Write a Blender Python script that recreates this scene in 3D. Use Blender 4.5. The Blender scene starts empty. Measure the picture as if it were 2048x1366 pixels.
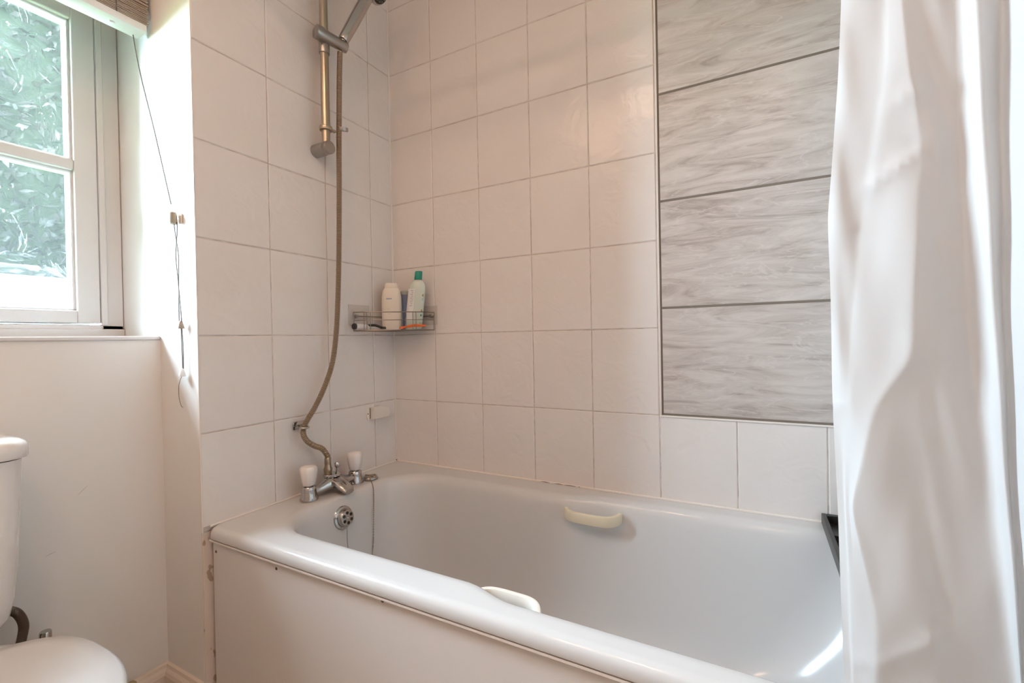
import bpy, bmesh, math, random
import numpy as np
from mathutils import Vector, Matrix

R = random.Random(7)
scene = bpy.context.scene
COL = scene.collection

# ------------------------------------------------------------------ camera
cam_d = bpy.data.cameras.new('camera')
cam = bpy.data.objects.new('camera', cam_d)
COL.objects.link(cam)
cr, cu, cf = (0.880827, 0.473068, -0.018709), (0.012824, 0.015662, 0.999795), (-0.473264, 0.880887, -0.007729)
cam.matrix_world = Matrix(((cr[0], cu[0], -cf[0], 1.2508), (cr[1], cu[1], -cf[1], -1.3544),
                           (cr[2], cu[2], -cf[2], 0.9722), (0, 0, 0, 1)))
cam_d.sensor_fit = 'HORIZONTAL'
cam_d.sensor_width = 36.0
cam_d.lens = 912.43 / 2048 * 36
cam_d.clip_start = 0.01
scene.camera = cam

# ------------------------------------------------------------------ light and exposure
world = bpy.data.worlds.new('overcast_sky')
scene.world = world
world.use_nodes = True
bg = world.node_tree.nodes['Background']
bg.inputs['Color'].default_value = (0.65, 0.83, 1.0, 1)
bg.inputs['Strength'].default_value = 198.0

pl = bpy.data.lights.new('window_portal', 'AREA')
pl.shape = 'RECTANGLE'
pl.size, pl.size_y = 0.55, 1.04
pl.cycles.is_portal = True
plo = bpy.data.objects.new('window_portal', pl)
COL.objects.link(plo)
plo.matrix_world = Matrix(((0, 0, -1, -0.47), (-1, 0, 0, -0.988), (0, 1, 0, 1.53), (0, 0, 0, 1)))

LAMP_STRENGTH = 60.0
scene.view_settings.view_transform = 'Standard'
scene.view_settings.look = 'None'
scene.view_settings.gamma = 1.0
scene.view_settings.use_curve_mapping = False
scene.view_settings.exposure = 0.0
cy = scene.cycles
cy.max_bounces, cy.diffuse_bounces, cy.glossy_bounces, cy.transmission_bounces, cy.transparent_max_bounces = 6, 4, 3, 4, 8
cy.caustics_refractive = False
cy.use_light_tree = False
cy.adaptive_threshold = 0.03
cy.caustics_reflective = False

# ------------------------------------------------------------------ helpers
def link(o, parent=None):
    COL.objects.link(o)
    if parent is not None:
        o.parent = parent
    return o

def tag(o, label=None, cat=None, group=None, kind=None):
    if label: o['label'] = label
    if cat: o['category'] = cat
    if group: o['group'] = group
    if kind: o['kind'] = kind
    return o

def empty(name, loc=(0, 0, 0), rz=0.0):
    o = bpy.data.objects.new(name, None)
    o.empty_display_size = 0.05
    COL.objects.link(o)
    o.location = loc
    o.rotation_euler = (0, 0, rz)
    return o

class MB:
    """collects shapes, builds ONE mesh object"""
    def __init__(self):
        self.v, self.f = [], []
    def add(self, v, f):
        n = len(self.v)
        self.v += [tuple(p) for p in v]
        self.f += [tuple(i + n for i in q) for q in f]
        return self
    def bm(self, b):
        b.verts.ensure_lookup_table()
        b.verts.index_update()
        self.add([v.co[:] for v in b.verts], [[v.index for v in f.verts] for f in b.faces])
        b.free()
        return self
    def box(self, lo, hi, r=0.0, seg=2):
        b = bmesh.new()
        bmesh.ops.create_cube(b, size=1.0)
        for v in b.verts:
            v.co = Vector([(lo[i] + hi[i]) / 2 + v.co[i] * (hi[i] - lo[i]) for i in range(3)])
        if r > 0:
            bmesh.ops.bevel(b, geom=b.edges[:], offset=r, segments=seg, profile=0.5, affect='EDGES')
        return self.bm(b)
    def tube(self, pts, rad, n=10, caps=True, closed=False):
        pts = [Vector(p) for p in pts]
        m = len(pts)
        if not hasattr(rad, '__len__'):
            rad = [rad] * m
        ts = []
        for i in range(m):
            if closed:
                t = pts[(i + 1) % m] - pts[i - 1]
            else:
                t = pts[min(i + 1, m - 1)] - pts[max(i - 1, 0)]
            ts.append(t.normalized() if t.length > 1e-9 else (ts[-1] if ts else Vector((0, 0, 1))))
        a = Vector((0, 0, 1)) if abs(ts[0].z) < 0.9 else Vector((1, 0, 0))
        nrm = (a - ts[0] * a.dot(ts[0])).normalized()
        v, f = [], []
        for i in range(m):
            nrm = (nrm - ts[i] * nrm.dot(ts[i])).normalized()
            bn = ts[i].cross(nrm)
            for k in range(n):
                an = 2 * math.pi * k / n
                v.append(pts[i] + (nrm * math.cos(an) + bn * math.sin(an)) * rad[i])
        for i in range(m if closed else m - 1):
            j = (i + 1) % m
            for k in range(n):
                l = (k + 1) % n
                f.append((i * n + k, i * n + l, j * n + l, j * n + k))
        if caps and not closed:
            f.append(tuple(range(n))[::-1])
            f.append(tuple((m - 1) * n + k for k in range(n)))
        return self.add(v, f)
    def lathe(self, prof, origin=(0, 0, 0), axis=(0, 0, 1), n=24, flute=None):
        """prof: (r, h) along axis; flute(angle)->factor"""
        ax = Vector(axis).normalized()
        a = Vector((0, 0, 1)) if abs(ax.z) < 0.9 else Vector((1, 0, 0))
        e1 = (a - ax * a.dot(ax)).normalized()
        e2 = ax.cross(e1)
        o = Vector(origin)
        v, f = [], []
        for r, h in prof:
            for k in range(n):
                an = 2 * math.pi * k / n
                rr = r * (flute(an) if flute else 1)
                v.append(o + ax * h + (e1 * math.cos(an) + e2 * math.sin(an)) * rr)
        for i in range(len(prof) - 1):
            for k in range(n):
                l = (k + 1) % n
                f.append((i * n + k, i * n + l, (i + 1) * n + l, (i + 1) * n + k))
        f.append(tuple(range(n))[::-1])
        f.append(tuple((len(prof) - 1) * n + k for k in range(n)))
        return self.add(v, f)
    def loft(self, rings, cap0=True, cap1=True, closed=True):
        n = len(rings[0])
        v = [p for r in rings for p in r]
        f = []
        for i in range(len(rings) - 1):
            for k in range(n if closed else n - 1):
                l = (k + 1) % n
                f.append((i * n + k, i * n + l, (i + 1) * n + l, (i + 1) * n + k))
        if cap0: f.append(tuple(range(n))[::-1])
        if cap1: f.append(tuple((len(rings) - 1) * n + k for k in range(n)))
        return self.add(v, f)
    def mesh(self, name, mat, smooth=True, angle=40):
        me = bpy.data.meshes.new(name)
        me.from_pydata(self.v, [], self.f)
        b = bmesh.new()
        b.from_mesh(me)
        bmesh.ops.recalc_face_normals(b, faces=b.faces[:])
        lim = math.radians(angle)
        for f in b.faces: f.smooth = smooth
        if smooth:
            for e in b.edges:
                if len(e.link_faces) == 2 and e.calc_face_angle(0) > lim:
                    e.smooth = False
        b.to_mesh(me)
        b.free()
        if mat is not None:
            me.materials.append(mat)
        return me
    def build(self, name, mat, parent=None, smooth=True, angle=40, loc=None):
        o = bpy.data.objects.new(name, self.mesh(name, mat, smooth, angle))
        if loc is not None: o.location = loc
        return link(o, parent)

def spline(pts, per=8):
    """Catmull-Rom through points (tuples of any size)"""
    P = [np.array(p, float) for p in pts]
    P = [2 * P[0] - P[1]] + P + [2 * P[-1] - P[-2]]
    out = []
    for i in range(1, len(P) - 2):
        for k in range(per):
            t = k / per
            a, b, c, d = P[i - 1], P[i], P[i + 1], P[i + 2]
            out.append(0.5 * ((2 * b) + (-a + c) * t + (2 * a - 5 * b + 4 * c - d) * t * t + (-a + 3 * b - 3 * c + d) * t ** 3))
    out.append(P[-2])
    return [tuple(p) for p in out]

def sm(x, a, b):
    t = min(1, max(0, (x - a) / (b - a)))
    return t * t * (3 - 2 * t)

# ------------------------------------------------------------------ materials
MATS = {}
def mat(name, col, rough=0.5, metal=0.0, spec=0.5, coat=0.0, trans=0.0):
    m = bpy.data.materials.new(name)
    m.use_nodes = True
    p = m.node_tree.nodes['Principled BSDF']
    p.inputs['Base Color'].default_value = (*col, 1)
    p.inputs['Roughness'].default_value = rough
    p.inputs['Metallic'].default_value = metal
    p.inputs['Specular IOR Level'].default_value = spec
    p.inputs['Coat Weight'].default_value = coat
    p.inputs['Coat Roughness'].default_value = 0.12
    MATS[name] = m
    return m

def nd(m, t, **kw):
    n = m.node_tree.nodes.new(t)
    for k, v in kw.items():
        setattr(n, k, v)
    return n

def lk(m, a, b):
    m.node_tree.links.new(a, b)

def P(m):
    return m.node_tree.nodes['Principled BSDF']

def add_bump(m, scale, strength, dist=0.002, detail=3.0, vec='Object', stretch=(1, 1, 1), rnd=False, distort=0.0):
    tc = nd(m, 'ShaderNodeTexCoord')
    mp = nd(m, 'ShaderNodeMapping')
    mp.inputs['Scale'].default_value = stretch
    src = tc.outputs[vec]
    if rnd:
        oi = nd(m, 'ShaderNodeObjectInfo')
        mu = nd(m, 'ShaderNodeMath', operation='MULTIPLY')
        mu.inputs[1].default_value = 37.0
        lk(m, oi.outputs['Random'], mu.inputs[0])
        av = nd(m, 'ShaderNodeVectorMath', operation='ADD')
        lk(m, src, av.inputs[0]); lk(m, mu.outputs[0], av.inputs[1])
        src = av.outputs[0]
    lk(m, src, mp.inputs['Vector'])
    n = nd(m, 'ShaderNodeTexNoise')
    n.inputs['Scale'].default_value = scale
    n.inputs['Detail'].default_value = detail
    n.inputs['Distortion'].default_value = distort
    lk(m, mp.outputs[0], n.inputs['Vector'])
    b = nd(m, 'ShaderNodeBump')
    b.inputs['Strength'].default_value = strength
    b.inputs['Distance'].default_value = dist
    lk(m, n.outputs['Fac'], b.inputs['Height'])
    lk(m, b.outputs[0], P(m).inputs['Normal'])
    return n, mp

def col_noise(m, scale, c1, c2, lo=0.4, hi=0.6, stretch=(1, 1, 1), detail=4.0, distort=0.0, rnd=False):
    tc = nd(m, 'ShaderNodeTexCoord')
    mp = nd(m, 'ShaderNodeMapping')
    mp.inputs['Scale'].default_value = stretch
    src = tc.outputs['Object']
    if rnd:
        oi = nd(m, 'ShaderNodeObjectInfo')
        mu = nd(m, 'ShaderNodeMath', operation='MULTIPLY')
        mu.inputs[1].default_value = 23.0
        lk(m, oi.outputs['Random'], mu.inputs[0])
        av = nd(m, 'ShaderNodeVectorMath', operation='ADD')
        lk(m, src, av.inputs[0]); lk(m, mu.outputs[0], av.inputs[1])
        src = av.outputs[0]
    lk(m, src, mp.inputs['Vector'])
    n = nd(m, 'ShaderNodeTexNoise')
    n.inputs['Scale'].default_value = scale
    n.inputs['Detail'].default_value = detail
    n.inputs['Distortion'].default_value = distort
    lk(m, mp.outputs[0], n.inputs['Vector'])
    cr_ = nd(m, 'ShaderNodeValToRGB')
    e = cr_.color_ramp.elements
    e[0].position, e[0].color = lo, (*c1, 1)
    e[1].position, e[1].color = hi, (*c2, 1)
    lk(m, n.outputs['Fac'], cr_.inputs['Fac'])
    lk(m, cr_.outputs['Color'], P(m).inputs['Base Color'])
    return cr_, n

TILE = mat('glazed_tile', (0.80, 0.745, 0.71), 0.24, spec=0.5)
col_noise(TILE, 5.0, (0.79, 0.74, 0.71), (0.81, 0.765, 0.74), 0.35, 0.65, rnd=True)
add_bump(TILE, 16.0, 0.6, 0.0035, 2.0, rnd=True, distort=1.2)
GROUT = mat('tile_grout', (0.66, 0.585, 0.53), 0.85, spec=0.2)
col_noise(GROUT, 30.0, (0.50, 0.42, 0.36), (0.70, 0.63, 0.58), 0.35, 0.6)
WPAINT = mat('white_wall_paint', (0.83, 0.805, 0.78), 0.55, spec=0.35)
CEIL = mat('ceiling_paint', (0.80, 0.79, 0.77), 0.8)
GLOSSPAINT = mat('white_gloss_paint', (0.70, 0.675, 0.665), 0.3)
SKIRT = mat('cream_skirting_paint', (0.76, 0.66, 0.57), 0.4)
FLOOR = mat('vinyl_floor', (0.62, 0.50, 0.38), 0.5)
col_noise(FLOOR, 6.0, (0.55, 0.43, 0.32), (0.68, 0.56, 0.44), 0.35, 0.65, stretch=(1, 8, 1))
BATHM = mat('white_acrylic', (0.66, 0.65, 0.645), 0.16, spec=0.5)
PANELM = mat('hardboard_panel_white', (0.745, 0.715, 0.70), 0.42, spec=0.4)
add_bump(PANELM, 7.0, 0.25, 0.004, 2.0)
CHROME = mat('chrome', (0.50, 0.485, 0.47), 0.12, metal=1.0)
SATIN = mat('satin_nickel', (0.38, 0.355, 0.33), 0.30, metal=1.0)
BRASS = mat('worn_brassy_chrome', (0.44, 0.375, 0.29), 0.30, metal=1.0)
HOSE = mat('aged_metal_hose', (0.36, 0.285, 0.21), 0.32, metal=1.0)
BRAID = mat('dark_braid', (0.15, 0.12, 0.10), 0.4, metal=0.8)
DARK = mat('dark_hole', (0.015, 0.013, 0.012), 0.6)
KNOB = mat('white_acrylic_knob', (0.83, 0.78, 0.75), 0.2)
CREAM = mat('yellowed_plastic', (0.76, 0.67, 0.50), 0.3)
OFFW = mat('off_white_plastic', (0.82, 0.78, 0.71), 0.28)
PORC = mat('white_porcelain', (0.82, 0.80, 0.785), 0.1)
SEATM = mat('white_seat_plastic', (0.68, 0.68, 0.685), 0.2)
BLACKW = mat('black_stained_tray', (0.018, 0.018, 0.016), 0.35)
TRAYSIDE = mat('tray_side_grey', (0.10, 0.10, 0.095), 0.4)
SEAL = mat('silicone_sealant', (0.83, 0.77, 0.72), 0.35)
WIRE = mat('steel_wire', (0.27, 0.23, 0.195), 0.32, metal=1.0)
PLATE = mat('clear_adhesive_plate', (0.62, 0.57, 0.53), 0.25)
BCREAM = mat('cream_bottle', (0.80, 0.72, 0.62), 0.35)
BBLUE = mat('blue_bottle', (0.12, 0.16, 0.30), 0.3)
BCLEAR = mat('pale_green_bottle', (0.62, 0.66, 0.58), 0.22)
BGREEN = mat('green_cap', (0.0, 0.24, 0.17), 0.35)
BLABEL = mat('white_label', (0.80, 0.78, 0.76), 0.5)
PRINT = mat('label_print', (0.22, 0.20, 0.22), 0.6)
PRINTB = mat('label_print_blue', (0.30, 0.34, 0.52), 0.6)
FRUIT = mat('label_fruit', (0.45, 0.30, 0.10), 0.6)
ORANGE = mat('orange_plastic', (0.85, 0.16, 0.02), 0.35)
BLACKP = mat('black_plastic', (0.012, 0.012, 0.012), 0.35)
CORDM = mat('blind_cord', (0.11, 0.09, 0.075), 0.8)
TOGGLE = mat('beige_cord_connector', (0.30, 0.24, 0.17), 0.5)
BLINDM = mat('blind_slat_cream', (0.52, 0.43, 0.355), 0.45)
BRAIL = mat('blind_rail_white', (0.78, 0.78, 0.79), 0.35)
SCREW = mat('screw_head', (0.16, 0.14, 0.13), 0.45, metal=0.7)
SCUFF = mat('grey_scuff', (0.50, 0.45, 0.40), 0.7)
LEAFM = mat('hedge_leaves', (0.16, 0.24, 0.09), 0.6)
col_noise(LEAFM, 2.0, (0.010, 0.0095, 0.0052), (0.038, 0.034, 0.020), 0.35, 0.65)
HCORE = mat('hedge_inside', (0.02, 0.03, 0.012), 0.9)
RENDERW = mat('pale_render', (0.05, 0.05, 0.049), 0.8)
GRASS = mat('grass', (0.12, 0.20, 0.06), 0.9)
DOORM = mat('door_paint', (0.74, 0.66, 0.58), 0.4)

# bathroom curtain: thin white plastic film, lets some light through
CURT = mat('curtain_film', (0.66, 0.65, 0.645), 0.5)
n_, mp_ = add_bump(CURT, 14.0, 0.25, 0.004, 2.0, stretch=(1.6, 1.6, 0.8))
tr = nd(CURT, 'ShaderNodeBsdfTranslucent')
tr.inputs['Color'].default_value = (0.82, 0.79, 0.78, 1)
mx = nd(CURT, 'ShaderNodeMixShader')
mx.inputs['Fac'].default_value = 0.36
out = CURT.node_tree.nodes['Material Output']
lk(CURT, P(CURT).outputs[0], mx.inputs[1]); lk(CURT, tr.outputs[0], mx.inputs[2])
lk(CURT, mx.outputs[0], out.inputs['Surface'])

# obscured window glass: part clear, part bending at the moulded relief, part milky
GLASS = bpy.data.materials.new('obscured_glass')
GLASS.use_nodes = True
for n in list(GLASS.node_tree.nodes):
    if n.type == 'BSDF_PRINCIPLED': GLASS.node_tree.nodes.remove(n)
go = GLASS.node_tree.nodes['Material Output']
gt = nd(GLASS, 'ShaderNodeBsdfTransparent'); gt.inputs['Color'].default_value = (0.95, 0.975, 0.96, 1)
gr = nd(GLASS, 'ShaderNodeBsdfRefraction'); gr.inputs['IOR'].default_value = 1.5; gr.inputs['Roughness'].default_value = 0.06
gl = nd(GLASS, 'ShaderNodeBsdfTranslucent'); gl.inputs['Color'].default_value = (0.9, 0.93, 0.93, 1)
gg = nd(GLASS, 'ShaderNodeBsdfGlossy'); gg.inputs['Roughness'].default_value = 0.08
m1 = nd(GLASS, 'ShaderNodeMixShader'); m1.inputs['Fac'].default_value = 0.45
m2 = nd(GLASS, 'ShaderNodeMixShader'); m2.inputs['Fac'].default_value = 0.008
m3 = nd(GLASS, 'ShaderNodeMixShader')
fr = nd(GLASS, 'ShaderNodeFresnel'); fr.inputs['IOR'].default_value = 1.45
lk(GLASS, gt.outputs[0], m1.inputs[1]); lk(GLASS, gr.outputs[0], m1.inputs[2])
lk(GLASS, m1.outputs[0], m2.inputs[1]); lk(GLASS, gl.outputs[0], m2.inputs[2])
lk(GLASS, m2.outputs[0], m3.inputs[1]); lk(GLASS, gg.outputs[0], m3.inputs[2])
lk(GLASS, fr.outputs[0], m3.inputs['Fac'])
lk(GLASS, m3.outputs[0], go.inputs['Surface'])

GLASSB = bpy.data.materials.new('clear_glass_back')
GLASSB.use_nodes = True
GLASSB.node_tree.nodes.remove(P(GLASSB))
gb_ = nd(GLASSB, 'ShaderNodeBsdfTransparent'); gb_.inputs['Color'].default_value = (0.97, 0.985, 0.975, 1)
lk(GLASSB, gb_.outputs[0], GLASSB.node_tree.nodes['Material Output'].inputs['Surface'])

# grey stone-look wall tile: streaks running along x
STONE = mat('grey_stone_tile', (0.5, 0.47, 0.44), 0.32)
tc = nd(STONE, 'ShaderNodeTexCoord')
oi = nd(STONE, 'ShaderNodeObjectInfo')
mu = nd(STONE, 'ShaderNodeMath', operation='MULTIPLY'); mu.inputs[1].default_value = 19.0
lk(STONE, oi.outputs['Random'], mu.inputs[0])
av = nd(STONE, 'ShaderNodeVectorMath', operation='ADD')
lk(STONE, tc.outputs['Object'], av.inputs[0]); lk(STONE, mu.outputs[0], av.inputs[1])
mp = nd(STONE, 'ShaderNodeMapping')
mp.inputs['Rotation'].default_value = (0, math.radians(7), 0)
mp.inputs['Scale'].default_value = (1.0, 1.0, 6.0)
lk(STONE, av.outputs[0], mp.inputs['Vector'])
n1 = nd(STONE, 'ShaderNodeTexNoise')
n1.inputs['Scale'].default_value = 4.2; n1.inputs['Detail'].default_value = 6.0
n1.inputs['Roughness'].default_value = 0.66; n1.inputs['Distortion'].default_value = 1.3
lk(STONE, mp.outputs[0], n1.inputs['Vector'])
r1 = nd(STONE, 'ShaderNodeValToRGB')
r1.color_ramp.elements[0].position = 0.34; r1.color_ramp.elements[0].color = (0.385, 0.33, 0.30, 1)
r1.color_ramp.elements[1].position = 0.62; r1.color_ramp.elements[1].color = (0.625, 0.57, 0.535, 1)
e9 = r1.color_ramp.elements.new(0.46); e9.color = (0.525, 0.47, 0.435, 1)
lk(STONE, n1.outputs['Fac'], r1.inputs['Fac'])
n2 = nd(STONE, 'ShaderNodeTexNoise')           # thin pale veins
n2.inputs['Scale'].default_value = 2.4; n2.inputs['Detail'].default_value = 4.0; n2.inputs['Distortion'].default_value = 2.2
lk(STONE, mp.outputs[0], n2.inputs['Vector'])
r2 = nd(STONE, 'ShaderNodeValToRGB')
r2.color_ramp.elements[0].position = 0.485; r2.color_ramp.elements[0].color = (0, 0, 0, 1)
r2.color_ramp.elements[1].position = 0.50; r2.color_ramp.elements[1].color = (1, 1, 1, 1)
e3 = r2.color_ramp.elements.new(0.515); e3.color = (0, 0, 0, 1)
lk(STONE, n2.outputs['Fac'], r2.inputs['Fac'])
mxs = nd(STONE, 'ShaderNodeMixRGB'); mxs.inputs[2].default_value = (0.68, 0.635, 0.60, 1)
fs = nd(STONE, 'ShaderNodeMath', operation='MULTIPLY'); fs.inputs[1].default_value = 0.55
lk(STONE, r2.outputs['Color'], fs.inputs[0]); lk(STONE, fs.outputs[0], mxs.inputs[0])
lk(STONE, r1.outputs['Color'], mxs.inputs[1]); lk(STONE, mxs.outputs[0], P(STONE).inputs['Base Color'])
DGROUT = mat('dark_grey_grout', (0.20, 0.165, 0.135), 0.85)

# tap wall carrier: white paint with chipped patches along the bare edge beside the bath panel
CHIP = mat('chipped_edge_paint', (0.76, 0.66, 0.59), 0.5)
crc, nn = col_noise(CHIP, 34.0, (0.46, 0.34, 0.25), (0.78, 0.68, 0.615), 0.36, 0.39, stretch=(1, 1, 0.55), detail=2.0)

# ------------------------------------------------------------------ structure: room shell
CEILZ = 2.40
YF = -2.15          # wall behind the camera
XR = 1.705          # right wall
RIM = 0.50
ROW0, H, W = 0.7413, 0.2514, 0.2002
YE = -0.712         # end of the tiled tap wall / window return
XW, XG = -0.187, -0.39

def struct(name, mb, m, parent=None, label=None, smooth=False):
    o = mb.build(name, m, parent, smooth=smooth)
    if parent is None: o['kind'] = 'structure'
    if label: o['label'] = label
    return o

struct('floor', MB().box((-0.62, YF - .1, -0.08), (XR + .1, 0.12, 0.0)), FLOOR, label='brown floor under the bath and toilet')
struct('ceiling', MB().box((-0.62, YF - .1, CEILZ), (XR + .1, 0.12, CEILZ + .08)), CEIL, label='white ceiling above the bathroom')
wall_back = struct('wall_back', MB().box((-0.62, 0.010, 0), (XR + .1, 0.11, CEILZ)), GROUT, label='long tiled wall behind the bath')
wall_left = struct('wall_left', MB().box((-0.62, YE + .002, 0), (-0.010, 0.010, CEILZ)), WPAINT, label='tap-end wall with white window return')
struct('wall_right', MB().box((XR, YF - .1, 0), (XR + .1, 0.010, CEILZ)), WPAINT, label='plain wall at the curtain end')
struct('wall_front', MB().box((-0.62, YF - .1, 0), (XR, YF, CEILZ)), WPAINT, label='plain wall opposite the bath')
ZS, ZT = 0.996, 2.06        # sill and head of the window opening
YL = -1.264                 # left side of the opening
wm = MB()
wm.box((-0.62, YF, 0), (XW, YE + .002, ZS - 0.012))
wm.box((-0.62, YF, ZS - 0.012), (XW, YL, CEILZ))
wm.box((-0.62, YL, ZT), (XW, YE + .002, CEILZ))
wall_window = struct('wall_window', wm, WPAINT, label='white painted wall below and around the window')
struct('trim_1', MB().box((-0.50, YL, ZS - 0.012), (XW + .004, YE + .0015, ZS), .003, 1), GLOSSPAINT, label='white painted window sill board')

# faint scuffs on the paint under the window
for a, b in (((-1.0, .615), (-.98, .633)), ((-1.06, .492), (-1.04, .497)), ((-.915, .70), (-.914, .701))):
    y0, z0, y1, z1 = a[0] + .11, a[1], b[0] + .11, b[1]
    MB().tube([(XW, y0, z0), (XW + .0002, (y0 + y1) / 2, (z0 + z1) / 2 + .001), (XW, y1, z1)], [.0002, .0005, .0002], 5).build('scuff_mark', SCUFF, wall_window)

# bare strip of the tap wall below the tiles, chipped paint
struct('chipped_edge', MB().box((-0.010, YE + .003, 0.0), (-0.0035, -0.60, RIM - .012), .002, 1), CHIP, wall_left, smooth=False)

# skirtings
def skirting(name, p0, p1, nx, ny, lab):
    prof = [(0, 0), (.017, 0), (.017, .078), (.014, .086), (.008, .092), (.006, .100), (0, .103)]
    a, b = Vector(p0), Vector(p1)
    n = Vector((nx, ny, 0))
    mb = MB()
    r0 = [a + n * d + Vector((0, 0, z)) for d, z in prof]
    r1_ = [b + n * d + Vector((0, 0, z)) for d, z in prof]
    mb.loft([r0, r1_])
    struct(name, mb, SKIRT, label=lab, smooth=False)
skirting('baseboard_window', (XW, YF, 0), (XW, YE + .002, 0), 1, 0, 'cream skirting under the window wall')
skirting('baseboard_return', (XW, YE + .002, 0), (-0.010, YE + .002, 0), 0, -1, 'short cream skirting on the window return')
# brown blob of old filler left on the skirting
MB().lathe([(.001, 0), (.011, .001), (.012, .004), (.007, .008), (.001, .009)], (XW + .012, -.80, .098), (1, 0, .5), 10).build('filler_blob', mat('brown_filler', (.42, .31, .17), .6), bpy.data.objects['baseboard_window'])

# ------------------------------------------------------------------ tiles
TH = 0.008
def tile_mesh(w, h, face, m, th=TH + .002, b=.0022, name='tile'):
    """chamfered slab, origin at middle of its face plane; face 'x' looks to +x, 'y' looks to -y"""
    a, c = w / 2, h / 2
    v, f = [], []
    for (ww, hh, d) in ((a, c, -th), (a, c, -b * .7), (a - b, c - b, 0)):
        for sx, sz in ((-1, -1), (1, -1), (1, 1), (-1, 1)):
            v.append((d, sx * ww, sz * hh) if face == 'x' else (sx * ww, -d, sz * hh))
    for r in range(2):
        for k in range(4):
            l = (k + 1) % 4
            f.append((r * 4 + k, r * 4 + l, r * 4 + 4 + l, r * 4 + 4 + k))
    f.append((8, 9, 10, 11))
    mb = MB(); mb.add(v, f)
    return mb.mesh(name, m, smooth=False)

TCACHE = {}
def put_tile(face, u0, u1, z0, z1, parent, gap=.0011, m=TILE, tilt=(0, 0), proud=None, name='tile', jit=1.0):
    w, h = round(u1 - u0 - 2 * gap, 4), round(z1 - z0 - 2 * gap, 4)
    key = (face, w, h, m.name)
    if key not in TCACHE:
        TCACHE[key] = tile_mesh(w, h, face, m, name=name)
    o = bpy.data.objects.new(name, TCACHE[key])
    pr = R.uniform(-.0005, .0003) if proud is None else proud
    if face == 'x':
        o.location = (pr, (u0 + u1) / 2, (z0 + z1) / 2)
        o.rotation_euler = (R.gauss(0, .0008 * jit), tilt[0] + R.gauss(0, .0018 * jit), tilt[1] + R.gauss(0, .0018 * jit))
    else:
        o.location = ((u0 + u1) / 2, -pr, (z0 + z1) / 2)
        o.rotation_euler = (tilt[0] + R.gauss(0, .0018 * jit), R.gauss(0, .0008 * jit), tilt[1] + R.gauss(0, .0018 * jit))
    return link(o, parent)

rows = [(RIM, ROW0)] + [(ROW0 + k * H, ROW0 + (k + 1) * H) for k in range(6)] + [(ROW0 + 6 * H, CEILZ)]
# mortar bed the tap-wall tiles sit in
struct('grout_bed', MB().box((-0.010, YE + .002, RIM - .01), (-0.0022, 0.0, CEILZ)), GROUT, wall_left)
struct('grout_bed', MB().box((0.0, 0.0022, RIM - .01), (XR, 0.010, CEILZ)), GROUT, wall_back)
yb = [0.0, -0.1079, -0.1079 - W, -0.1079 - 2 * W, YE]
for (z0, z1) in rows:
    for i in range(4):
        put_tile('x', yb[i + 1], yb[i], z0, z1, wall_left)
# plastic edging strip down the tile end
struct('tile_edge_strip', MB().box((-0.010, YE - .0005, RIM - .012), (0.0008, YE + .0025, CEILZ), .0006, 1), SEAL, wall_left)
xb = [i * W for i in range(9)] + [XR]
PX0, PX1, PZ0 = xb[5] + .008, 1.64, ROW0 + .004
for r, (z0, z1) in enumerate(rows):
    for i in range(9):
        if r >= 1 and 5 <= i <= 7:
            if i == 7 and PX1 < xb[8] - .01 and False: pass
            continue
        put_tile('y', xb[i], xb[i + 1], z0, z1, wall_back)

# grey stone-look panel tiles let into the white tiling
PX1 = xb[8] - .008
struct('dark_grout_bed', MB().box((PX0 - .004, 0.0010, PZ0 - .003), (PX1 + .004, 0.010, CEILZ)), DGROUT, wall_back)
PH = 0.3043
k = 0
zz = PZ0
while zz < CEILZ - .02:
    z1 = min(zz + PH, CEILZ)
    put_tile('y', PX0, PX1, zz, z1, wall_back, gap=.0022, m=STONE, proud=-.0002, name='stone_tile', jit=.03)
    zz += PH
# white plastic bead round the stone tiles
struct('panel_bead', MB().box((xb[5] + .0008, -.0030, ROW0 + .001), (PX0 - .0018, .004, CEILZ), .0012, 2), SEAL, wall_back, smooth=True)
struct('panel_bead', MB().box((PX1 + .0018, -.0030, ROW0 + .001), (xb[8] - .0008, .004, CEILZ), .0012, 2), SEAL, wall_back, smooth=True)
struct('panel_bead', MB().box((xb[5] + .0008, -.0030, ROW0 - .0035), (xb[8] - .0008, .004, ROW0 + .0015), .0012, 2), SEAL, wall_back, smooth=True)

# silicone beads
def bead(pts, r, w=wall_back):
    o = MB().tube(pts, r, 8).build('sealant_bead', SEAL, w)
    return o
bead([(0.001, -0.001, RIM), (0.001, -0.001, CEILZ)], .0028)
bead([(0.0, -0.002, RIM + .0015), (XR, -0.002, RIM + .0015)], .0036)
bead([(0.002, 0.0, RIM + .0015), (0.002, -0.694, RIM + .0015)], .0036, wall_left)
MOULD = mat('black_mould', (.10, .085, .075), .8)
for x0, x1 in ((.622, .655), (.672, .70), (.705, .745), (.752, .757)):
    MB().tube([(x0, -.0052, RIM + .002), ((x0 + x1) / 2, -.0056, RIM + .0028), (x1, -.0052, RIM + .002)], [.0004, .0011, .0004], 5).build('mould_streak', MOULD, wall_back)
MB().lathe([(.0005, 0), (.003, .0006), (.001, .002)], (.004, -.004, RIM + .004), (1, -1, .5), 8).build('mould_streak', MOULD, wall_back)

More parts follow.
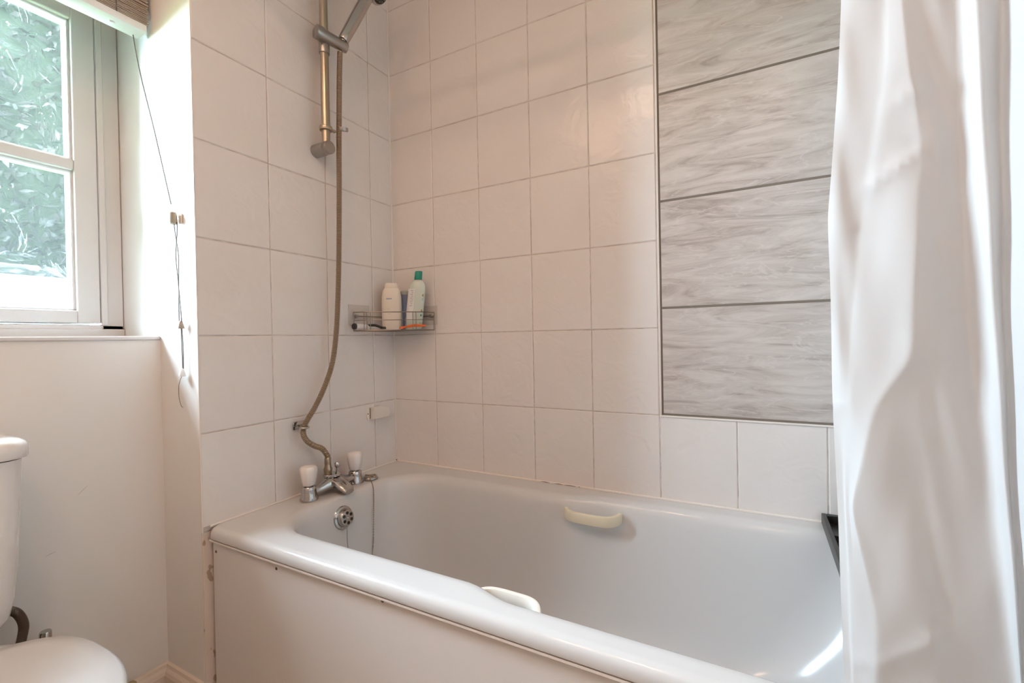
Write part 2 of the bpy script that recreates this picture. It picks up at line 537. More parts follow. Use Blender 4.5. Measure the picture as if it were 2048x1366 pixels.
# ------------------------------------------------------------------ window
FB, FT = RIM + .509, ZT          # frame bottom / top
win = empty('window_1', (XG, -.99, FB)); tag(win, 'white painted casement window with moulded glass', None, None, 'structure')
def wpart(name, mb, m=GLOSSPAINT, parent=win, smooth=False):
    for i, p in enumerate(mb.v):
        mb.v[i] = (p[0] - XG, p[1] + .99, p[2] - FB)
    return mb.build(name, m, parent, smooth=smooth)
f1, f2 = -0.762, -0.711          # right jamb of frame
def frame_bar(lo, hi): return MB().box(lo, hi, .004, 2)
fx0, fx1 = XG - .07, XG
mbf = MB().box((fx0, f1, ZS + .0003), (fx1, f2, FT), .003, 2).box((fx1 - .012, f1 - .002, FB + .020), (fx1 + .006, f1 + .014, FT), .003, 2)
wpart('jamb', mbf)
wpart('jamb', MB().box((fx0, YL, FB), (fx1, YL + .048, FT), .003, 2))
wpart('bottom_frame', MB().box((fx0, YL, ZS + .0002), (fx1, f2, FB + .022), .003, 2).box((fx1 - .02, YL, ZS + .0002), (fx1 + .006, f2, FB + .010), .002, 2))
wpart('top_frame', MB().box((fx0, YL, FT - .04), (fx1, f2, FT), .003, 2))
# dark gap round the casement
GH = .371
GW = .345
gz0 = RIM + .5753                       # bottom of lowest glass
sash_r = [f1 - .0035]
pitch = .053 + GW + .053 + .008
# relief of the moulded glass
rng = np.random.RandomState(5)
nx, nz = 216, 232
yy, zz_ = np.meshgrid(np.linspace(-GW / 2, GW / 2, nx), np.linspace(-GH / 2, GH / 2, nz))
hgt = rng.rand(nz, nx) * 0
for q in range(70):
    c0, c1 = rng.uniform(-GW / 2, GW / 2), rng.uniform(-GH / 2, GH / 2)
    an = rng.uniform(0, math.pi * 2)
    L = rng.uniform(.022, .048); Wd = L * rng.uniform(.26, .42)
    du, dv = yy - c0, zz_ - c1
    t = (du * math.cos(an) + dv * math.sin(an)) / L
    s = (-du * math.sin(an) + dv * math.cos(an)) + .25 * Wd * t * t
    ins = np.abs(t) < 1
    wv = Wd * np.clip(1 - t * t, 0, 1) ** .75 * (1 - .25 * t)
    h_ = np.exp(-((np.abs(s) - wv) / .0016) ** 2) * .0012 + np.exp(-(s / .0015) ** 2) * .0010
    h_ += .00022 * np.clip(np.sin((t * L * 1.0 - np.abs(s) * .9) / .0011), 0, 1) * (np.abs(s) < wv)
    h_ += .0012 * np.clip(1 - (s / np.maximum(wv, 1e-5)) ** 2, 0, 1) * (np.abs(s) < wv)
    hit = ins & (np.abs(s) < wv + .003)
    hgt = np.where(hit, h_, hgt)
k_ = np.array([1, 2, 1]) / 4.0
for _ in range(1):
    hgt = sum(np.roll(hgt, d, 0) * w_ for d, w_ in zip((-1, 0, 1), k_))
    hgt = sum(np.roll(hgt, d, 1) * w_ for d, w_ in zip((-1, 0, 1), k_))
verts = np.stack([hgt, yy, zz_], -1).reshape(-1, 3)
idx = np.arange(nx * nz).reshape(nz, nx)
faces = np.stack([idx[:-1, :-1], idx[:-1, 1:], idx[1:, 1:], idx[1:, :-1]], -1).reshape(-1, 4)
pm = bpy.data.meshes.new('glass_pane')
nv = len(verts)
allv = verts.tolist() + [(-.004, -GW / 2, -GH / 2), (-.004, GW / 2, -GH / 2), (-.004, GW / 2, GH / 2), (-.004, -GW / 2, GH / 2)]
allf = faces.tolist() + [[nv, nv + 3, nv + 2, nv + 1]]
pm.from_pydata(allv, [], allf)
pm.polygons.foreach_set('use_smooth', [True] * len(pm.polygons))
pm.materials.append(GLASS)
pm.materials.append(GLASSB)
pm.polygons[len(pm.polygons) - 1].material_index = 1
for c in range(1):
    yr = sash_r[0] - c * pitch            # right edge of this casement
    g1 = yr - .0495                       # right edge of glass
    g0 = g1 - GW
    yl = g0 - .0495
    sz0, sz1 = FB + .026, FT - .043
    cas = bpy.data.objects.new('casement', None)
    cas.empty_display_size = .05
    link(cas, win)
    sx0, sx1 = XG - .045, XG + .004
    wpart('stile', MB().box((sx0, g1, sz0), (sx1, yr, sz1), .003, 2).box((sx0, g1 - .006, sz0), (sx1 - .012, g1 + .004, sz1), .002, 1), parent=cas)
    wpart('stile', MB().box((sx0, yl, sz0), (sx1, g0, sz1), .003, 2).box((sx0, g0 - .004, sz0), (sx1 - .012, g0 + .006, sz1), .002, 1), parent=cas)
    wpart('bottom_rail', MB().box((sx0, g0, sz0), (sx1, g1, gz0 - .006), .003, 2).box((sx0, g0, sz0), (sx1 - .012, g1, gz0), .002, 1), parent=cas)
    z = gz0
    for r in range(3):
        pane_h = min(GH, sz1 - .02 - z)
        if pane_h < .1: break
        o = bpy.data.objects.new('glass_pane', pm)
        o.location = (-.039, (g0 + g1) / 2 + .99, z + GH / 2 - FB)
        if pane_h < GH - .001:
            o.scale = (1, 1, pane_h / GH); o.location.z = z + pane_h / 2 - FB
        if c % 2: o.rotation_euler = (math.pi, 0, 0)
        link(o, cas)
        zb = z + pane_h
        z2 = zb + .042
        if r < 2 and z2 < sz1 - .12:
            wpart('glazing_bar', MB().box((sx0, g0, zb), (sx1 - .012, g1, z2), .003, 1).box((sx0, g0, zb + .006), (sx1, g1, z2 - .006), .005, 2), parent=cas)
        else:
            wpart('top_rail', MB().box((sx0, g0, zb), (sx1 - .012, g1, sz1), .002, 1).box((sx0, g0, zb + .006), (sx1, g1, sz1), .003, 2), parent=cas)
            break
        z = z2

# ------------------------------------------------------------------ outdoors
struct('wall_sky_block', MB().box((-0.62, -6.0, CEILZ + .08), (XR + .1, 5.0, 6.0)).box((-0.62, 0.12, -.25), (-0.5, 5.0, CEILZ + .08)).box((-0.62, -6.0, -.25), (-0.5, YF - .1, CEILZ + .08)), RENDERW, label='unseen upper storey and outer walls added to shade the hedge')  # unseen house mass, added to keep sky light off the hedge
struct('added_eaves', MB().box((-0.90, -4.0, 2.15), (-0.62, 3.0, 2.25)), RENDERW, label='unseen eaves board added to cut high sky light')  # unseen overhang, added to block steep sky light from the window return
struct('ground', MB().box((-9, -9, -.30), (-0.62, 9, -.25)), GRASS, label='grass outside the window')
struct('wall_garden', MB().box((-1.55, -.9, -.25), (-1.40, 3.5, 1.27), .02, 2), RENDERW, label='low pale garden wall seen through the glass')
def hedge(lo, hi, n, label, ls=1.0):
    o = empty('garden_hedge', ((lo[0] + hi[0]) / 2, (lo[1] + hi[1]) / 2, lo[2]))
    tag(o, label, 'hedge')
    ox, oy, oz = o.location
    b = bmesh.new()
    bmesh.ops.create_cube(b, size=1.0)
    bmesh.ops.subdivide_edges(b, edges=b.edges[:], cuts=6, use_grid_fill=True)
    for v in b.verts:
        v.co = Vector([v.co[i] * (hi[i] - lo[i]) * .93 + (lo[i] + hi[i]) / 2 - (ox, oy, oz)[i] for i in range(3)])
        v.co += Vector((R.uniform(-.06, .06), R.uniform(-.06, .06), R.uniform(-.06, .06)))
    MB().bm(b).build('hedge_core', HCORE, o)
    v, f = [], []
    for _ in range(n):
        s = R.choice(('x', 'x', 'x', 'top'))
        p = [R.uniform(lo[i], hi[i]) for i in range(3)]
        if s == 'x': p[0] = hi[0] + R.uniform(-.12, .04)
        else: p[2] = hi[2] + R.uniform(-.1, .05)
        p = Vector(p) - Vector((ox, oy, oz))
        d = Vector((R.gauss(0, 1), R.gauss(0, 1), R.gauss(0, 1))).normalized()
        e = d.cross(Vector((R.gauss(0, 1), R.gauss(0, 1), R.gauss(0, 1)))).normalized()
        l, w = R.uniform(.04, .08) * ls, R.uniform(.018, .032) * ls
        k0 = len(v)
        v += [p - d * l, p + e * w, p + d * l, p - e * w]
        f.append((k0, k0 + 1, k0 + 2, k0 + 3))
    mb = MB(); mb.add(v, f)
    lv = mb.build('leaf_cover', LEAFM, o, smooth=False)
    lv['kind'] = 'stuff'
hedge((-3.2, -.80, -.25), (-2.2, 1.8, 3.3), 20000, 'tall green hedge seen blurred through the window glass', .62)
hedge((-2.9, -5.5, -.25), (-1.5, -2.95, 3.4), 3000, 'unseen hedge added to cut side light on the window return')  # added out of view to hold back side sky light at the window

# ------------------------------------------------------------------ bath
def rrect(x0, x1, y0, y1, r, n=10, waist=0.0):
    """rounded rectangle loop; r = radii (x0y0, x1y0, x1y1, x0y1); sides subdivided"""
    pts = []
    cs = [((x0 + r[0], y0 + r[0]), math.pi, r[0]), ((x1 - r[1], y0 + r[1]), 1.5 * math.pi, r[1]),
          ((x1 - r[2], y1 - r[2]), 0.0, r[2]), ((x0 + r[3], y1 - r[3]), .5 * math.pi, r[3])]
    corners = []
    for (c, a0, rr) in cs:
        corners.append([(c[0] + rr * math.cos(a0 + .5 * math.pi * k / n), c[1] + rr * math.sin(a0 + .5 * math.pi * k / n)) for k in range(n + 1)])
    side_n = (60, 10, 60, 10)
    for i in range(4):
        pts += corners[i]
        a, b = corners[i][-1], corners[(i + 1) % 4][0]
        for k in range(1, side_n[i]):
            t = k / side_n[i]
            pts.append((a[0] + (b[0] - a[0]) * t, a[1] + (b[1] - a[1]) * t))
    out = []
    for (x, y) in pts:
        ym = (y0 + y1) / 2
        wv = waist * sm(x, .745, .86) * (1 - sm(x, 1.40, 1.52))
        side = (y - ym) / ((y1 - y0) / 2)
        if waist and abs(side) > .5:
            y += math.copysign(wv, side)
        out.append((x, y))
    return out

bath = empty('bathtub', (0.85, -0.35, 0)); tag(bath, 'white acrylic bathtub with rolled rim along the tiled wall', 'bathtub')
BX, BY = 0.85, -0.35
def ring(x0, x1, y0, y1, r, z, waist=0.0, dip=0.0):
    q = rrect(x0, x1, y0, y1, r, waist=waist)
    res = []
    for (x, y) in q:
        res.append((x - BX, y - BY, z))
    return res
X0, X1, Y0, Y1 = 0.003, XR - .005, -0.700, -0.003
rings = []
def outer(i, z): rings.append(ring(X0 + i * .15, X1 - i * .15, Y0 + i, Y1 - i * .1, (.004 + .010, .006, .006, .006), z))
outer(.004, RIM - .028)
outer(.001, RIM - .028)
outer(0, RIM - .024)
outer(.0008, RIM - .013)
outer(.004, RIM - .006)
outer(.009, RIM - .002)
outer(.016, RIM)
outer(.020, RIM)
ox0, ox1, oy0, oy1 = .118, 1.615, -.620, -.088
def inner(i, z, rr, slope_far=0.0, waist=.028):
    rings.append(ring(ox0 + i * .9, ox1 - i - slope_far, oy0 + i, oy1 - i, (rr, rr * 1.25, rr * 1.25, rr * 1.1), z, waist))
inner(-.018, RIM, .156)
inner(-.012, RIM, .150)
inner(0.0, RIM - .0015, .140)
inner(.006, RIM - .005, .137)
inner(.012, RIM - .012, .134)
inner(.017, RIM - .024, .132)
inner(.021, RIM - .045, .130, .01)
inner(.027, RIM - .09, .130, .03, .026)
inner(.036, RIM - .16, .130, .07, .022)
inner(.045, RIM - .23, .130, .11, .016)
inner(.055, RIM - .29, .130, .15, .010)
inner(.072, RIM - .335, .125, .19, .006)
inner(.100, RIM - .362, .110, .23, .0)
inner(.140, RIM - .374, .080, .28, .0)
tub = MB().loft(rings, cap0=False, cap1=True).build('tub_shell', BATHM, bath, angle=60)

def zloc(p): return (p[0] - BX, p[1] - BY, p[2])
def bpart(name, mb, m, parent=bath, smooth=True, angle=40):
    mb.v = [zloc(p) for p in mb.v]
    return mb.build(name, m, parent, smooth=smooth, angle=angle)

# grip handles
def grip(name, xs, yw, yf, zc, hh, m, sgn):
    """flat curved bar with both ends turned back to the bath side; yw wall y, yf front y"""
    x0, x1 = xs
    xm, hl = (x0 + x1) / 2, (x1 - x0) / 2
    path = []
    for k in range(41):
        t = -1 + 2 * k / 40
        d = (1 - abs(t) ** 4.0) ** .6
        path.append((xm + hl * math.copysign(abs(t) ** .92, t), yw + (yf - yw) * d))
    ringsg = []
    for i, (x, y) in enumerate(path):
        a = path[max(i - 1, 0)]; b = path[min(i + 1, 40)]
        tx, ty = b[0] - a[0], b[1] - a[1]
        l = math.hypot(tx, ty); nx_, ny_ = -ty / l, tx / l
        th = .0065
        sec = []
        for q in range(12):
            an = 2 * math.pi * q / 12
            u = math.copysign(abs(math.cos(an)) ** .5, math.cos(an)) * th
            w = math.copysign(abs(math.sin(an)) ** .5, math.sin(an)) * hh
            sec.append((x + nx_ * u, y + ny_ * u, zc + w))
        ringsg.append(sec)
    o = bpart(name, MB().loft(ringsg), m)
    return o
g = grip('grip_handle', (.745, .905), -.085, -.133, .458, .015, CREAM, 1); g['label'] = 'yellowed cream grip handle on the wall side'
g = grip('grip_handle', (.752, .905), -.655, -.588, .470, .013, OFFW, 1); g['label'] = 'off-white grip handle on the open side'

# overflow on the tap-end slope
ov = empty('overflow', (0, 0, 0))
ov.parent = bath
OC = Vector((.137, -.387, .437))
OA = Vector((1, -.02, .16)).normalized()
mo = MB().lathe([(.001, 0), (.034, 0), (.035, .003), (.033, .006), (.0265, .0075), (.026, .010), (.0245, .020), (.0225, .0225), (.016, .0235), (.001, .024)], OC, OA, 32)
ovr = bpart('overflow_cover', mo, CHROME, ov)
e1 = Vector((0, 1, 0)); e1 = (e1 - OA * e1.dot(OA)).normalized(); e2 = OA.cross(e1)
for k in range(6):
    an = 2 * math.pi * (k + .5) / 6
    c = OC + OA * .0225 + (e1 * math.cos(an) + e2 * math.sin(an)) * .0145
    bpart('overflow_hole', MB().lathe([(.0005, 0), (.0048, 0), (.0048, .0018), (.0005, .0018)], c, OA, 12), DARK, ov)
bpart('overflow_screw', MB().lathe([(.0005, 0), (.004, 0), (.003, .004), (.0005, .005)], OC + OA * .022, OA, 12), CHROME, ov)
wp = spline([(.162, -.393, .426), (.168, -.397, .36), (.19, -.40, .27), (.26, -.40, .16), (.30, -.38, .134)], 8)
bpart('overflow_wire', MB().tube(wp, .0011, 6), SATIN, ov)

# plug chain stay with ball chain
pc = empty('plug_chain', (.085, -.2185, RIM)); tag(pc, 'bath plug chain hanging from a dark stay on the tub rim', 'plug chain')
def lpart(root, name, mb, m, smooth=True, angle=40, parent=None):
    l = root.location
    mb.v = [(p[0] - l.x, p[1] - l.y, p[2] - l.z) for p in mb.v]
    return mb.build(name, m, parent or root, smooth=smooth, angle=angle)
lpart(pc, 'chain_stay', MB().lathe([(.001, 0), (.0235, 0), (.025, .002), (.0245, .006), (.021, .0095), (.008, .0100), (.001, .0100)], (.083, -.2185, RIM + .001), (0, 0, 1), 28), SATIN)
lpart(pc, 'stay_bar', MB().box((.060, -.2225, RIM + .0085), (.106, -.2145, RIM + .0135), .0015, 1).box((.082, -.238, RIM + .009), (.090, -.200, RIM + .0125), .0012, 1), HOSE)
chain = spline([(.096, -.236, .511), (.108, -.243, .507), (.130, -.254, .490), (.140, -.262, .455), (.148, -.272, .40), (.155, -.282, .33), (.168, -.30, .25), (.25, -.34, .140)], 18)
mbc = MB()
acc, last = 0, None
for q in chain:
    if last is not None and (Vector(q) - last).length < .0042: continue
    last = Vector(q)
    mbc.lathe([(.0005, -.0019), (.0016, -.001), (.0019, 0), (.0016, .001), (.0005, .0019)], q, (0, 0, 1), 6)
mbc.tube(chain, .0007, 5)
lpart(pc, 'ball_chain', mbc, HOSE)

# ------------------------------------------------------------------ bath panel
board = bpart('front_panel', MB().box((.004, -.689, 0.0), (XR - .006, -.683, RIM - .0385), .0012, 1), PANELM, smooth=False)
board['label'] = 'white screwed panel below the tub rim'
bpart('panel_batten', MB().box((.002, -.6975, RIM - .0365), (XR - .006, -.668, RIM - .0315), .0008, 1), SEAL, board, smooth=False)
for x, z in ((.018, .437), (.262, .4475), (.592, .4575), (.961, .4630), (1.36, .4620)):
    bpart('screw', MB().lathe([(.0005, 0), (.0036, 0), (.0036, .0008), (.0022, .0013), (.0005, .0006)], (x, -.689, z), (0, -1, 0), 12), SCREW, board)

# ------------------------------------------------------------------ mixer tap
tap = empty('mixer_tap', (.066, -.368, RIM)); tag(tap, 'chrome bath mixer tap with two white knobs on the tub rim', 'tap')
YA, YB_, XT = -.448, -.270, .066
for y in (YA, YB_):
    lpart(tap, 'pillar', MB().lathe([(.001, 0), (.0265, 0), (.0265, .003), (.0225, .016), (.0205, .030), (.0205, .037), (.018, .040), (.012, .041), (.012, .047), (.001, .047)], (XT, y, RIM + .001), (0, 0, 1), 28), CHROME)
    fl = lambda a: 1 + .028 * math.cos(8 * a)
    hd = lpart(tap, 'knob', MB().lathe([(.001, 0), (.0165, 0), (.0185, .003), (.0225, .026), (.0245, .042), (.0238, .050), (.0205, .055), (.012, .057), (.001, .0573)], (XT, y, RIM + .0455), (0, 0, 1), 48, fl), KNOB)
    hd['label'] = 'white ribbed plastic tap knob'
# bridge body: oval sections along y
secs = []
for (y, zc, rx, rz) in ((-.452, .018, .013, .013), (-.43, .019, .015, .0135), (-.41, .021, .018, .015), (-.39, .026, .024, .020), (-.372, .029, .029, .024),
                        (-.355, .029, .029, .024), (-.335, .026, .024, .020), (-.318, .022, .018, .016), (-.298, .020, .015, .0135), (-.27, .019, .013, .013)):
    secs.append([(XT + rx * math.cos(2 * math.pi * k / 20), y, RIM + .002 + zc + rz * math.sin(2 * math.pi * k / 20)) for k in range(20)])
lpart(tap, 'bridge_body', MB().loft(secs), CHROME)
# spout: runs forward and down
sp = []
for t, zc, rx, rz in ((0, .033, .024, .018), (.02, .032, .025, .018), (.04, .027, .024, .0165), (.058, .020, .022, .014), (.070, .014, .020, .011), (.076, .010, .016, .008)):
    sp.append([(XT + t, -.362 + rx * math.cos(2 * math.pi * k / 20), RIM + zc + rz * math.sin(2 * math.pi * k / 20)) for k in range(20)])
lpart(tap, 'spout', MB().loft(sp), CHROME)
lpart(tap, 'top_plate', MB().lathe([(.001, 0), (.027, 0), (.027, .004), (.024, .007), (.001, .007)], (XT - .002, -.362, RIM + .050), (0, 0, 1), 28), CHROME)
lpart(tap, 'diverter_knob', MB().lathe([(.001, 0), (.007, 0), (.007, .004), (.0048, .006), (.0048, .018), (.0075, .021), (.0085, .026), (.0085, .032), (.006, .035), (.001, .0355)], (XT + .012, -.352, RIM + .056), (0, 0, 1), 20), CHROME)
lpart(tap, 'hose_outlet', MB().lathe([(.001, 0), (.0115, 0), (.0115, .006), (.0128, .008), (.0128, .018), (.0105, .022), (.009, .034), (.001, .034)], (XT - .010, -.370, RIM + .055), (0, 0, 1), 20), HOSE)

# ------------------------------------------------------------------ shower hose
Z0 = ROW0
hz = [(.056, -.370, RIM + .088), (.056, -.369, RIM + .105), (.054, -.371, Z0 - .126), (.048, -.384, Z0 - .104), (.042, -.408, Z0 - .090), (.037, -.430, Z0 - .070),
      (.035, -.440, Z0 - .044), (.036, -.431, Z0 - .016), (.042, -.400, Z0 + .030), (.047, -.365, Z0 + .095), (.050, -.337, Z0 + .17), (.052, -.322, Z0 + .27), (.055, -.314, Z0 + .40),
      (.058, -.310, Z0 + .53), (.062, -.308, Z0 + .70), (.066, -.308, Z0 + .86), (.070, -.306, Z0 + 1.03), (.072, -.305, Z0 + 1.10), (.074, -.303, Z0 + 1.165)]
cv = spline(hz, 24)
# arc-length resample with ribs
cp = np.array(cv); seg = np.r_[0, np.cumsum(np.linalg.norm(np.diff(cp, axis=0), axis=1))]
npts = int(seg[-1] / .0017)
sarr = np.linspace(0, seg[-1], npts)
pts = np.stack([np.interp(sarr, seg, cp[:, i]) for i in range(3)], -1)
rads = [.0086 if (i % 3) != 0 else .0060 for i in range(npts)]
hose = empty('shower_hose', (.056, -.370, RIM + .088)); tag(hose, 'ribbed metal shower hose rising from the mixer tap to the handset', 'shower hose')
lpart(hose, 'ribbed_tube', MB().tube(pts.tolist(), rads, 10), HOSE, angle=80)
lpart(hose, 'end_ferrule', MB().lathe([(.001, 0), (.0098, 0), (.0098, .016), (.0085, .020), (.001, .020)], (.056, -.3705, RIM + .087), (0, 0, 1), 18), HOSE)

# clip on the tiles holding the hose
hc = empty('hose_clip', (0, -.433, Z0 - .026)); tag(hc, 'small chrome wall clip guiding the hose above the tap', 'clip')
lpart(hc, 'wall_plate', MB().box((.0005, -.451, Z0 - .038), (.004, -.412, Z0 - .014), .0014, 2), CHROME)
lpart(hc, 'clip_screw', MB().lathe([(.0005, 0), (.003, 0), (.002, .0014), (.0005, .0014)], (.004, -.441, Z0 - .026), (1, 0, 0), 10), SCREW)
lpart(hc, 'clip_arm', MB().box((.003, -.424, Z0 - .033), (.028, -.414, Z0 - .026), .0014, 2), CHROME)
rp = [(.0365 + .0125 * math.cos(2 * math.pi * k / 28), -.4375 + .0125 * math.sin(2 * math.pi * k / 28), Z0 - .029) for k in range(28)]
lpart(hc, 'clip_ring', MB().tube(rp, .0034, 8, closed=True), CHROME)

# white rocker hook beside the corner
sh = empty('wall_hook', (0, -.125, Z0 - .035)); tag(sh, 'white plastic wall catch with pointed arm near the corner', 'wall hook')
pl6 = [(-.156, -.033), (-.149, -.013), (-.120, -.013), (-.116, -.033), (-.120, -.057), (-.149, -.057)]
lpart(sh, 'back_plate', MB().loft([[(.0005, y, Z0 + z) for y, z in pl6], [(.005, y, Z0 + z) for y, z in pl6]]), OFFW, smooth=False)
arm = [(-.137, -.014), (-.095, -.012), (-.060, -.022), (-.052, -.040), (-.056, -.055), (-.137, -.056)]
lpart(sh, 'catch_arm', MB().loft([[(.005, y, Z0 + z) for y, z in arm[:2]] + [(.005, y, Z0 + z) for y, z in arm[2:]],
                                 [(.022, y * .98 - .002, Z0 + z * .95 - .002) for y, z in arm]]), OFFW, smooth=False)
lpart(sh, 'plate_slot', MB().box((.0045, -.1405, Z0 - .054), (.0062, -.1382, Z0 - .015)), HOSE, smooth=False)
lpart(sh, 'plate_screw', MB().lathe([(.0005, 0), (.0026, 0), (.0018, .0012), (.0005, .0012)], (.005, -.1485, Z0 - .035), (1, 0, 0), 10), SCREW)

# ------------------------------------------------------------------ shower rail
sr = empty('shower_rail', (0.045, -.345, Z0 + .85)); tag(sr, 'brassy chrome riser rail with sliding bracket on the tap wall', 'shower rail')
RX, RY = .050, -.3445
lpart(sr, 'rail_pole', MB().tube([(RX, RY, Z0 + .86), (RX, RY, Z0 + .90), (RX, RY, Z0 + 1.3), (RX, RY, Z0 + 1.56)], .0128, 24), BRASS)
def bracket(z, name):
    lpart(sr, name, MB().lathe([(.001, 0), (.0205, 0), (.0205, .046), (.0198, .048), (.0198, .050), (.0205, .051), (.0205, .066), (.0195, .068), (.001, .0685)], (.0005, RY, z), (1, 0, 0), 32), SATIN)
bracket(Z0 + .846, 'wall_bracket')
bracket(Z0 + 1.565, 'wall_bracket')
# hose keeper low on the pole
lpart(sr, 'keeper_ring', MB().lathe([(.0125, -.007), (.0190, -.006), (.0205, 0), (.0190, .006), (.0125, .007)], (RX, RY, Z0 + .908), (0, 0, 1), 24).box((RX + .008, RY + .008, Z0 + .901), (RX + .020, RY + .026, Z0 + .907), .001, 1), BRASS)
lpart(sr, 'keeper_loop', MB().lathe([(.001, -.006), (.0165, -.0055), (.0175, 0), (.0165, .0055), (.001, .006)], (RX + .022, RY + .048, Z0 + .920), (.25, -.2, 1), 24), SATIN)
# sliding bracket: cross bar along y with collar
sb0, sb1 = Vector((.058, RY - .040, Z0 + 1.193)), Vector((.083, RY + .062, Z0 + 1.186))
ax = (sb1 - sb0); Lb = ax.length
lpart(sr, 'slider_bar', MB().lathe([(.001, 0), (.016, 0), (.0205, .002), (.0215, .005), (.0215, .020), (.0185, .040), (.0172, Lb - .006), (.0160, Lb - .001), (.001, Lb)], sb0, ax, 28), SATIN)
lpart(sr, 'slider_collar', MB().lathe([(.0125, 0), (.0160, 0), (.0165, .002), (.0165, .062), (.0160, .064), (.0125, .064)], (RX, RY, Z0 + 1.145), (0, 0, 1), 24), SATIN)

# handset
hs = empty('shower_handset', (.078, -.300, Z0 + 1.19)); tag(hs, 'chrome shower handset tilted up in the slider bracket', 'shower head')
hp = [Vector((.080, -.298, Z0 + 1.198)), Vector((.120, -.222, Z0 + 1.382))]
hd_ = (hp[1] - hp[0])
HL = hd_.length
lpart(hs, 'handle_neck', MB().lathe([(.001, 0), (.0085, 0), (.0085, .014), (.0105, .018), (.001, .018)], hp[0] - hd_.normalized() * .010, hd_, 20), CHROME)
lpart(hs, 'handle', MB().lathe([(.001, .006), (.0150, .006), (.0168, .010), (.0180, .04), (.0190, .09), (.0190, .14), (.0195, HL - .01), (.019, HL), (.001, HL + .002)], hp[0], hd_, 28), CHROME)
hn = Vector((.78, .25, -.55)).normalized()
hcn = hp[1] + Vector((.022, .030, .030))
lpart(hs, 'spray_head', MB().lathe([(.001, -.030), (.018, -.029), (.036, -.020), (.044, -.008), (.045, .0), (.042, .006), (.040, .008), (.001, .008)], hcn, hn, 32), CHROME)
sface = lpart(hs, 'spray_face', MB().lathe([(.001, 0), (.038, 0), (.036, .003), (.001, .004)], hcn + hn * .008, hn, 32), BLACKP)
f1_ = (Vector((0, 1, 0)) - hn * hn.y).normalized(); f2_ = hn.cross(f1_)
for k in range(14):
    a = 2 * math.pi * k / 14
    c = hcn + hn * .0105 + (f1_ * math.cos(a) + f2_ * math.sin(a)) * .029
    lpart(hs, 'nozzle', MB().lathe([(.0005, 0), (.0024, 0), (.0016, .004), (.0005, .0042)], c, hn, 8), SATIN)

# ------------------------------------------------------------------ corner caddy
cd = empty('corner_caddy', (0, 0, Z0 + .262)); tag(cd, 'steel wire corner shelf stuck to the tiles with two plates', 'shelf')
A_, B_, C_, D_ = (.012, -.212), (.070, -.198), (.190, -.078), (.206, -.012)
I_ = (.012, -.012)
def lvl(z): return [(x, y, Z0 + z) for x, y in (A_, B_, C_, D_)]
def wire(pts, r=.0016): return MB().tube(pts, r, 8)
lpart(cd, 'front_rail', wire(spline(lvl(.330), 6), .0018), WIRE)
lpart(cd, 'front_rail', wire(spline(lvl(.302), 6), .0014), WIRE)
lpart(cd, 'base_frame', wire(spline([(x, y, Z0 + .266) for x, y in (I_, A_)], 2) + spline(lvl(.266), 6) + [(I_[0], I_[1], Z0 + .266)], .0020), WIRE)
for p in (A_, D_):
    lpart(cd, 'corner_post', wire([(p[0], p[1], Z0 + .264), (p[0], p[1], Z0 + .332)], .0017), WIRE)
for (x, y) in ((.052, -.203), (.062, -.200), (.074, -.195), (.150, -.120), (.160, -.110), (.176, -.094), (.184, -.086)):
    lpart(cd, 'front_wire', wire([(x, y, Z0 + .265), (x + .001, y - .001, Z0 + .332)], .0012), WIRE)
for k in range(7):
    t = (k + 1) / 8
    # floor wires run across the corner, parallel to the front
    a = (I_[0], I_[1] + (A_[1] - I_[1]) * t); b = (I_[0] + (D_[0] - I_[0]) * t, I_[1])
    lpart(cd, 'floor_wire', wire([(a[0], a[1], Z0 + .267), (b[0], b[1], Z0 + .267)], .0012), WIRE)
lpart(cd, 'wall_rail', wire([(.010, -.012, Z0 + .318), (.010, -.212, Z0 + .318)], .0018), WIRE)
lpart(cd, 'wall_rail', wire([(.012, -.010, Z0 + .318), (.206, -.010, Z0 + .318)], .0018), WIRE)
pw = lpart(cd, 'adhesive_plate', MB().box((.0004, -.226, Z0 + .286), (.0022, -.128, Z0 + .358), .0007, 1), PLATE); pw['label'] = 'clear adhesive plate on the tap wall'
pw = lpart(cd, 'adhesive_plate', MB().box((.128, -.0022, Z0 + .286), (.214, -.0004, Z0 + .356), .0007, 1), PLATE); pw['label'] = 'clear adhesive plate on the long wall'
for (x, y, ax_) in ((.002, -.198, (1, 0, 0)), (.190, -.002, (0, -1, 0))):
    lpart(cd, 'plate_hook', MB().lathe([(.001, 0), (.008, 0), (.008, .003), (.004, .005), (.004, .010), (.006, .012), (.001, .013)], (x, y, Z0 + .318), ax_, 16), SATIN)

# bottles and razors on the shelf
BZ = Z0 + .2695
def oval_bottle(mb, c, prof, asp, rz, n=28, lean=(0, 0)):
    """prof: (half width, height); asp depth/width; rz turn"""
    rings_ = []
    for w, h in prof:
        rr = []
        for k in range(n):
            an = 2 * math.pi * k / n
            u = w * math.copysign(abs(math.cos(an)) ** .75, math.cos(an)); v = w * asp * math.copysign(abs(math.sin(an)) ** .75, math.sin(an))
            rr.append((c[0] + u * math.cos(rz) - v * math.sin(rz) + lean[0] * h, c[1] + u * math.sin(rz) + v * math.cos(rz) + lean[1] * h, c[2] + h))
        rings_.append(rr)
    return mb.loft(rings_)

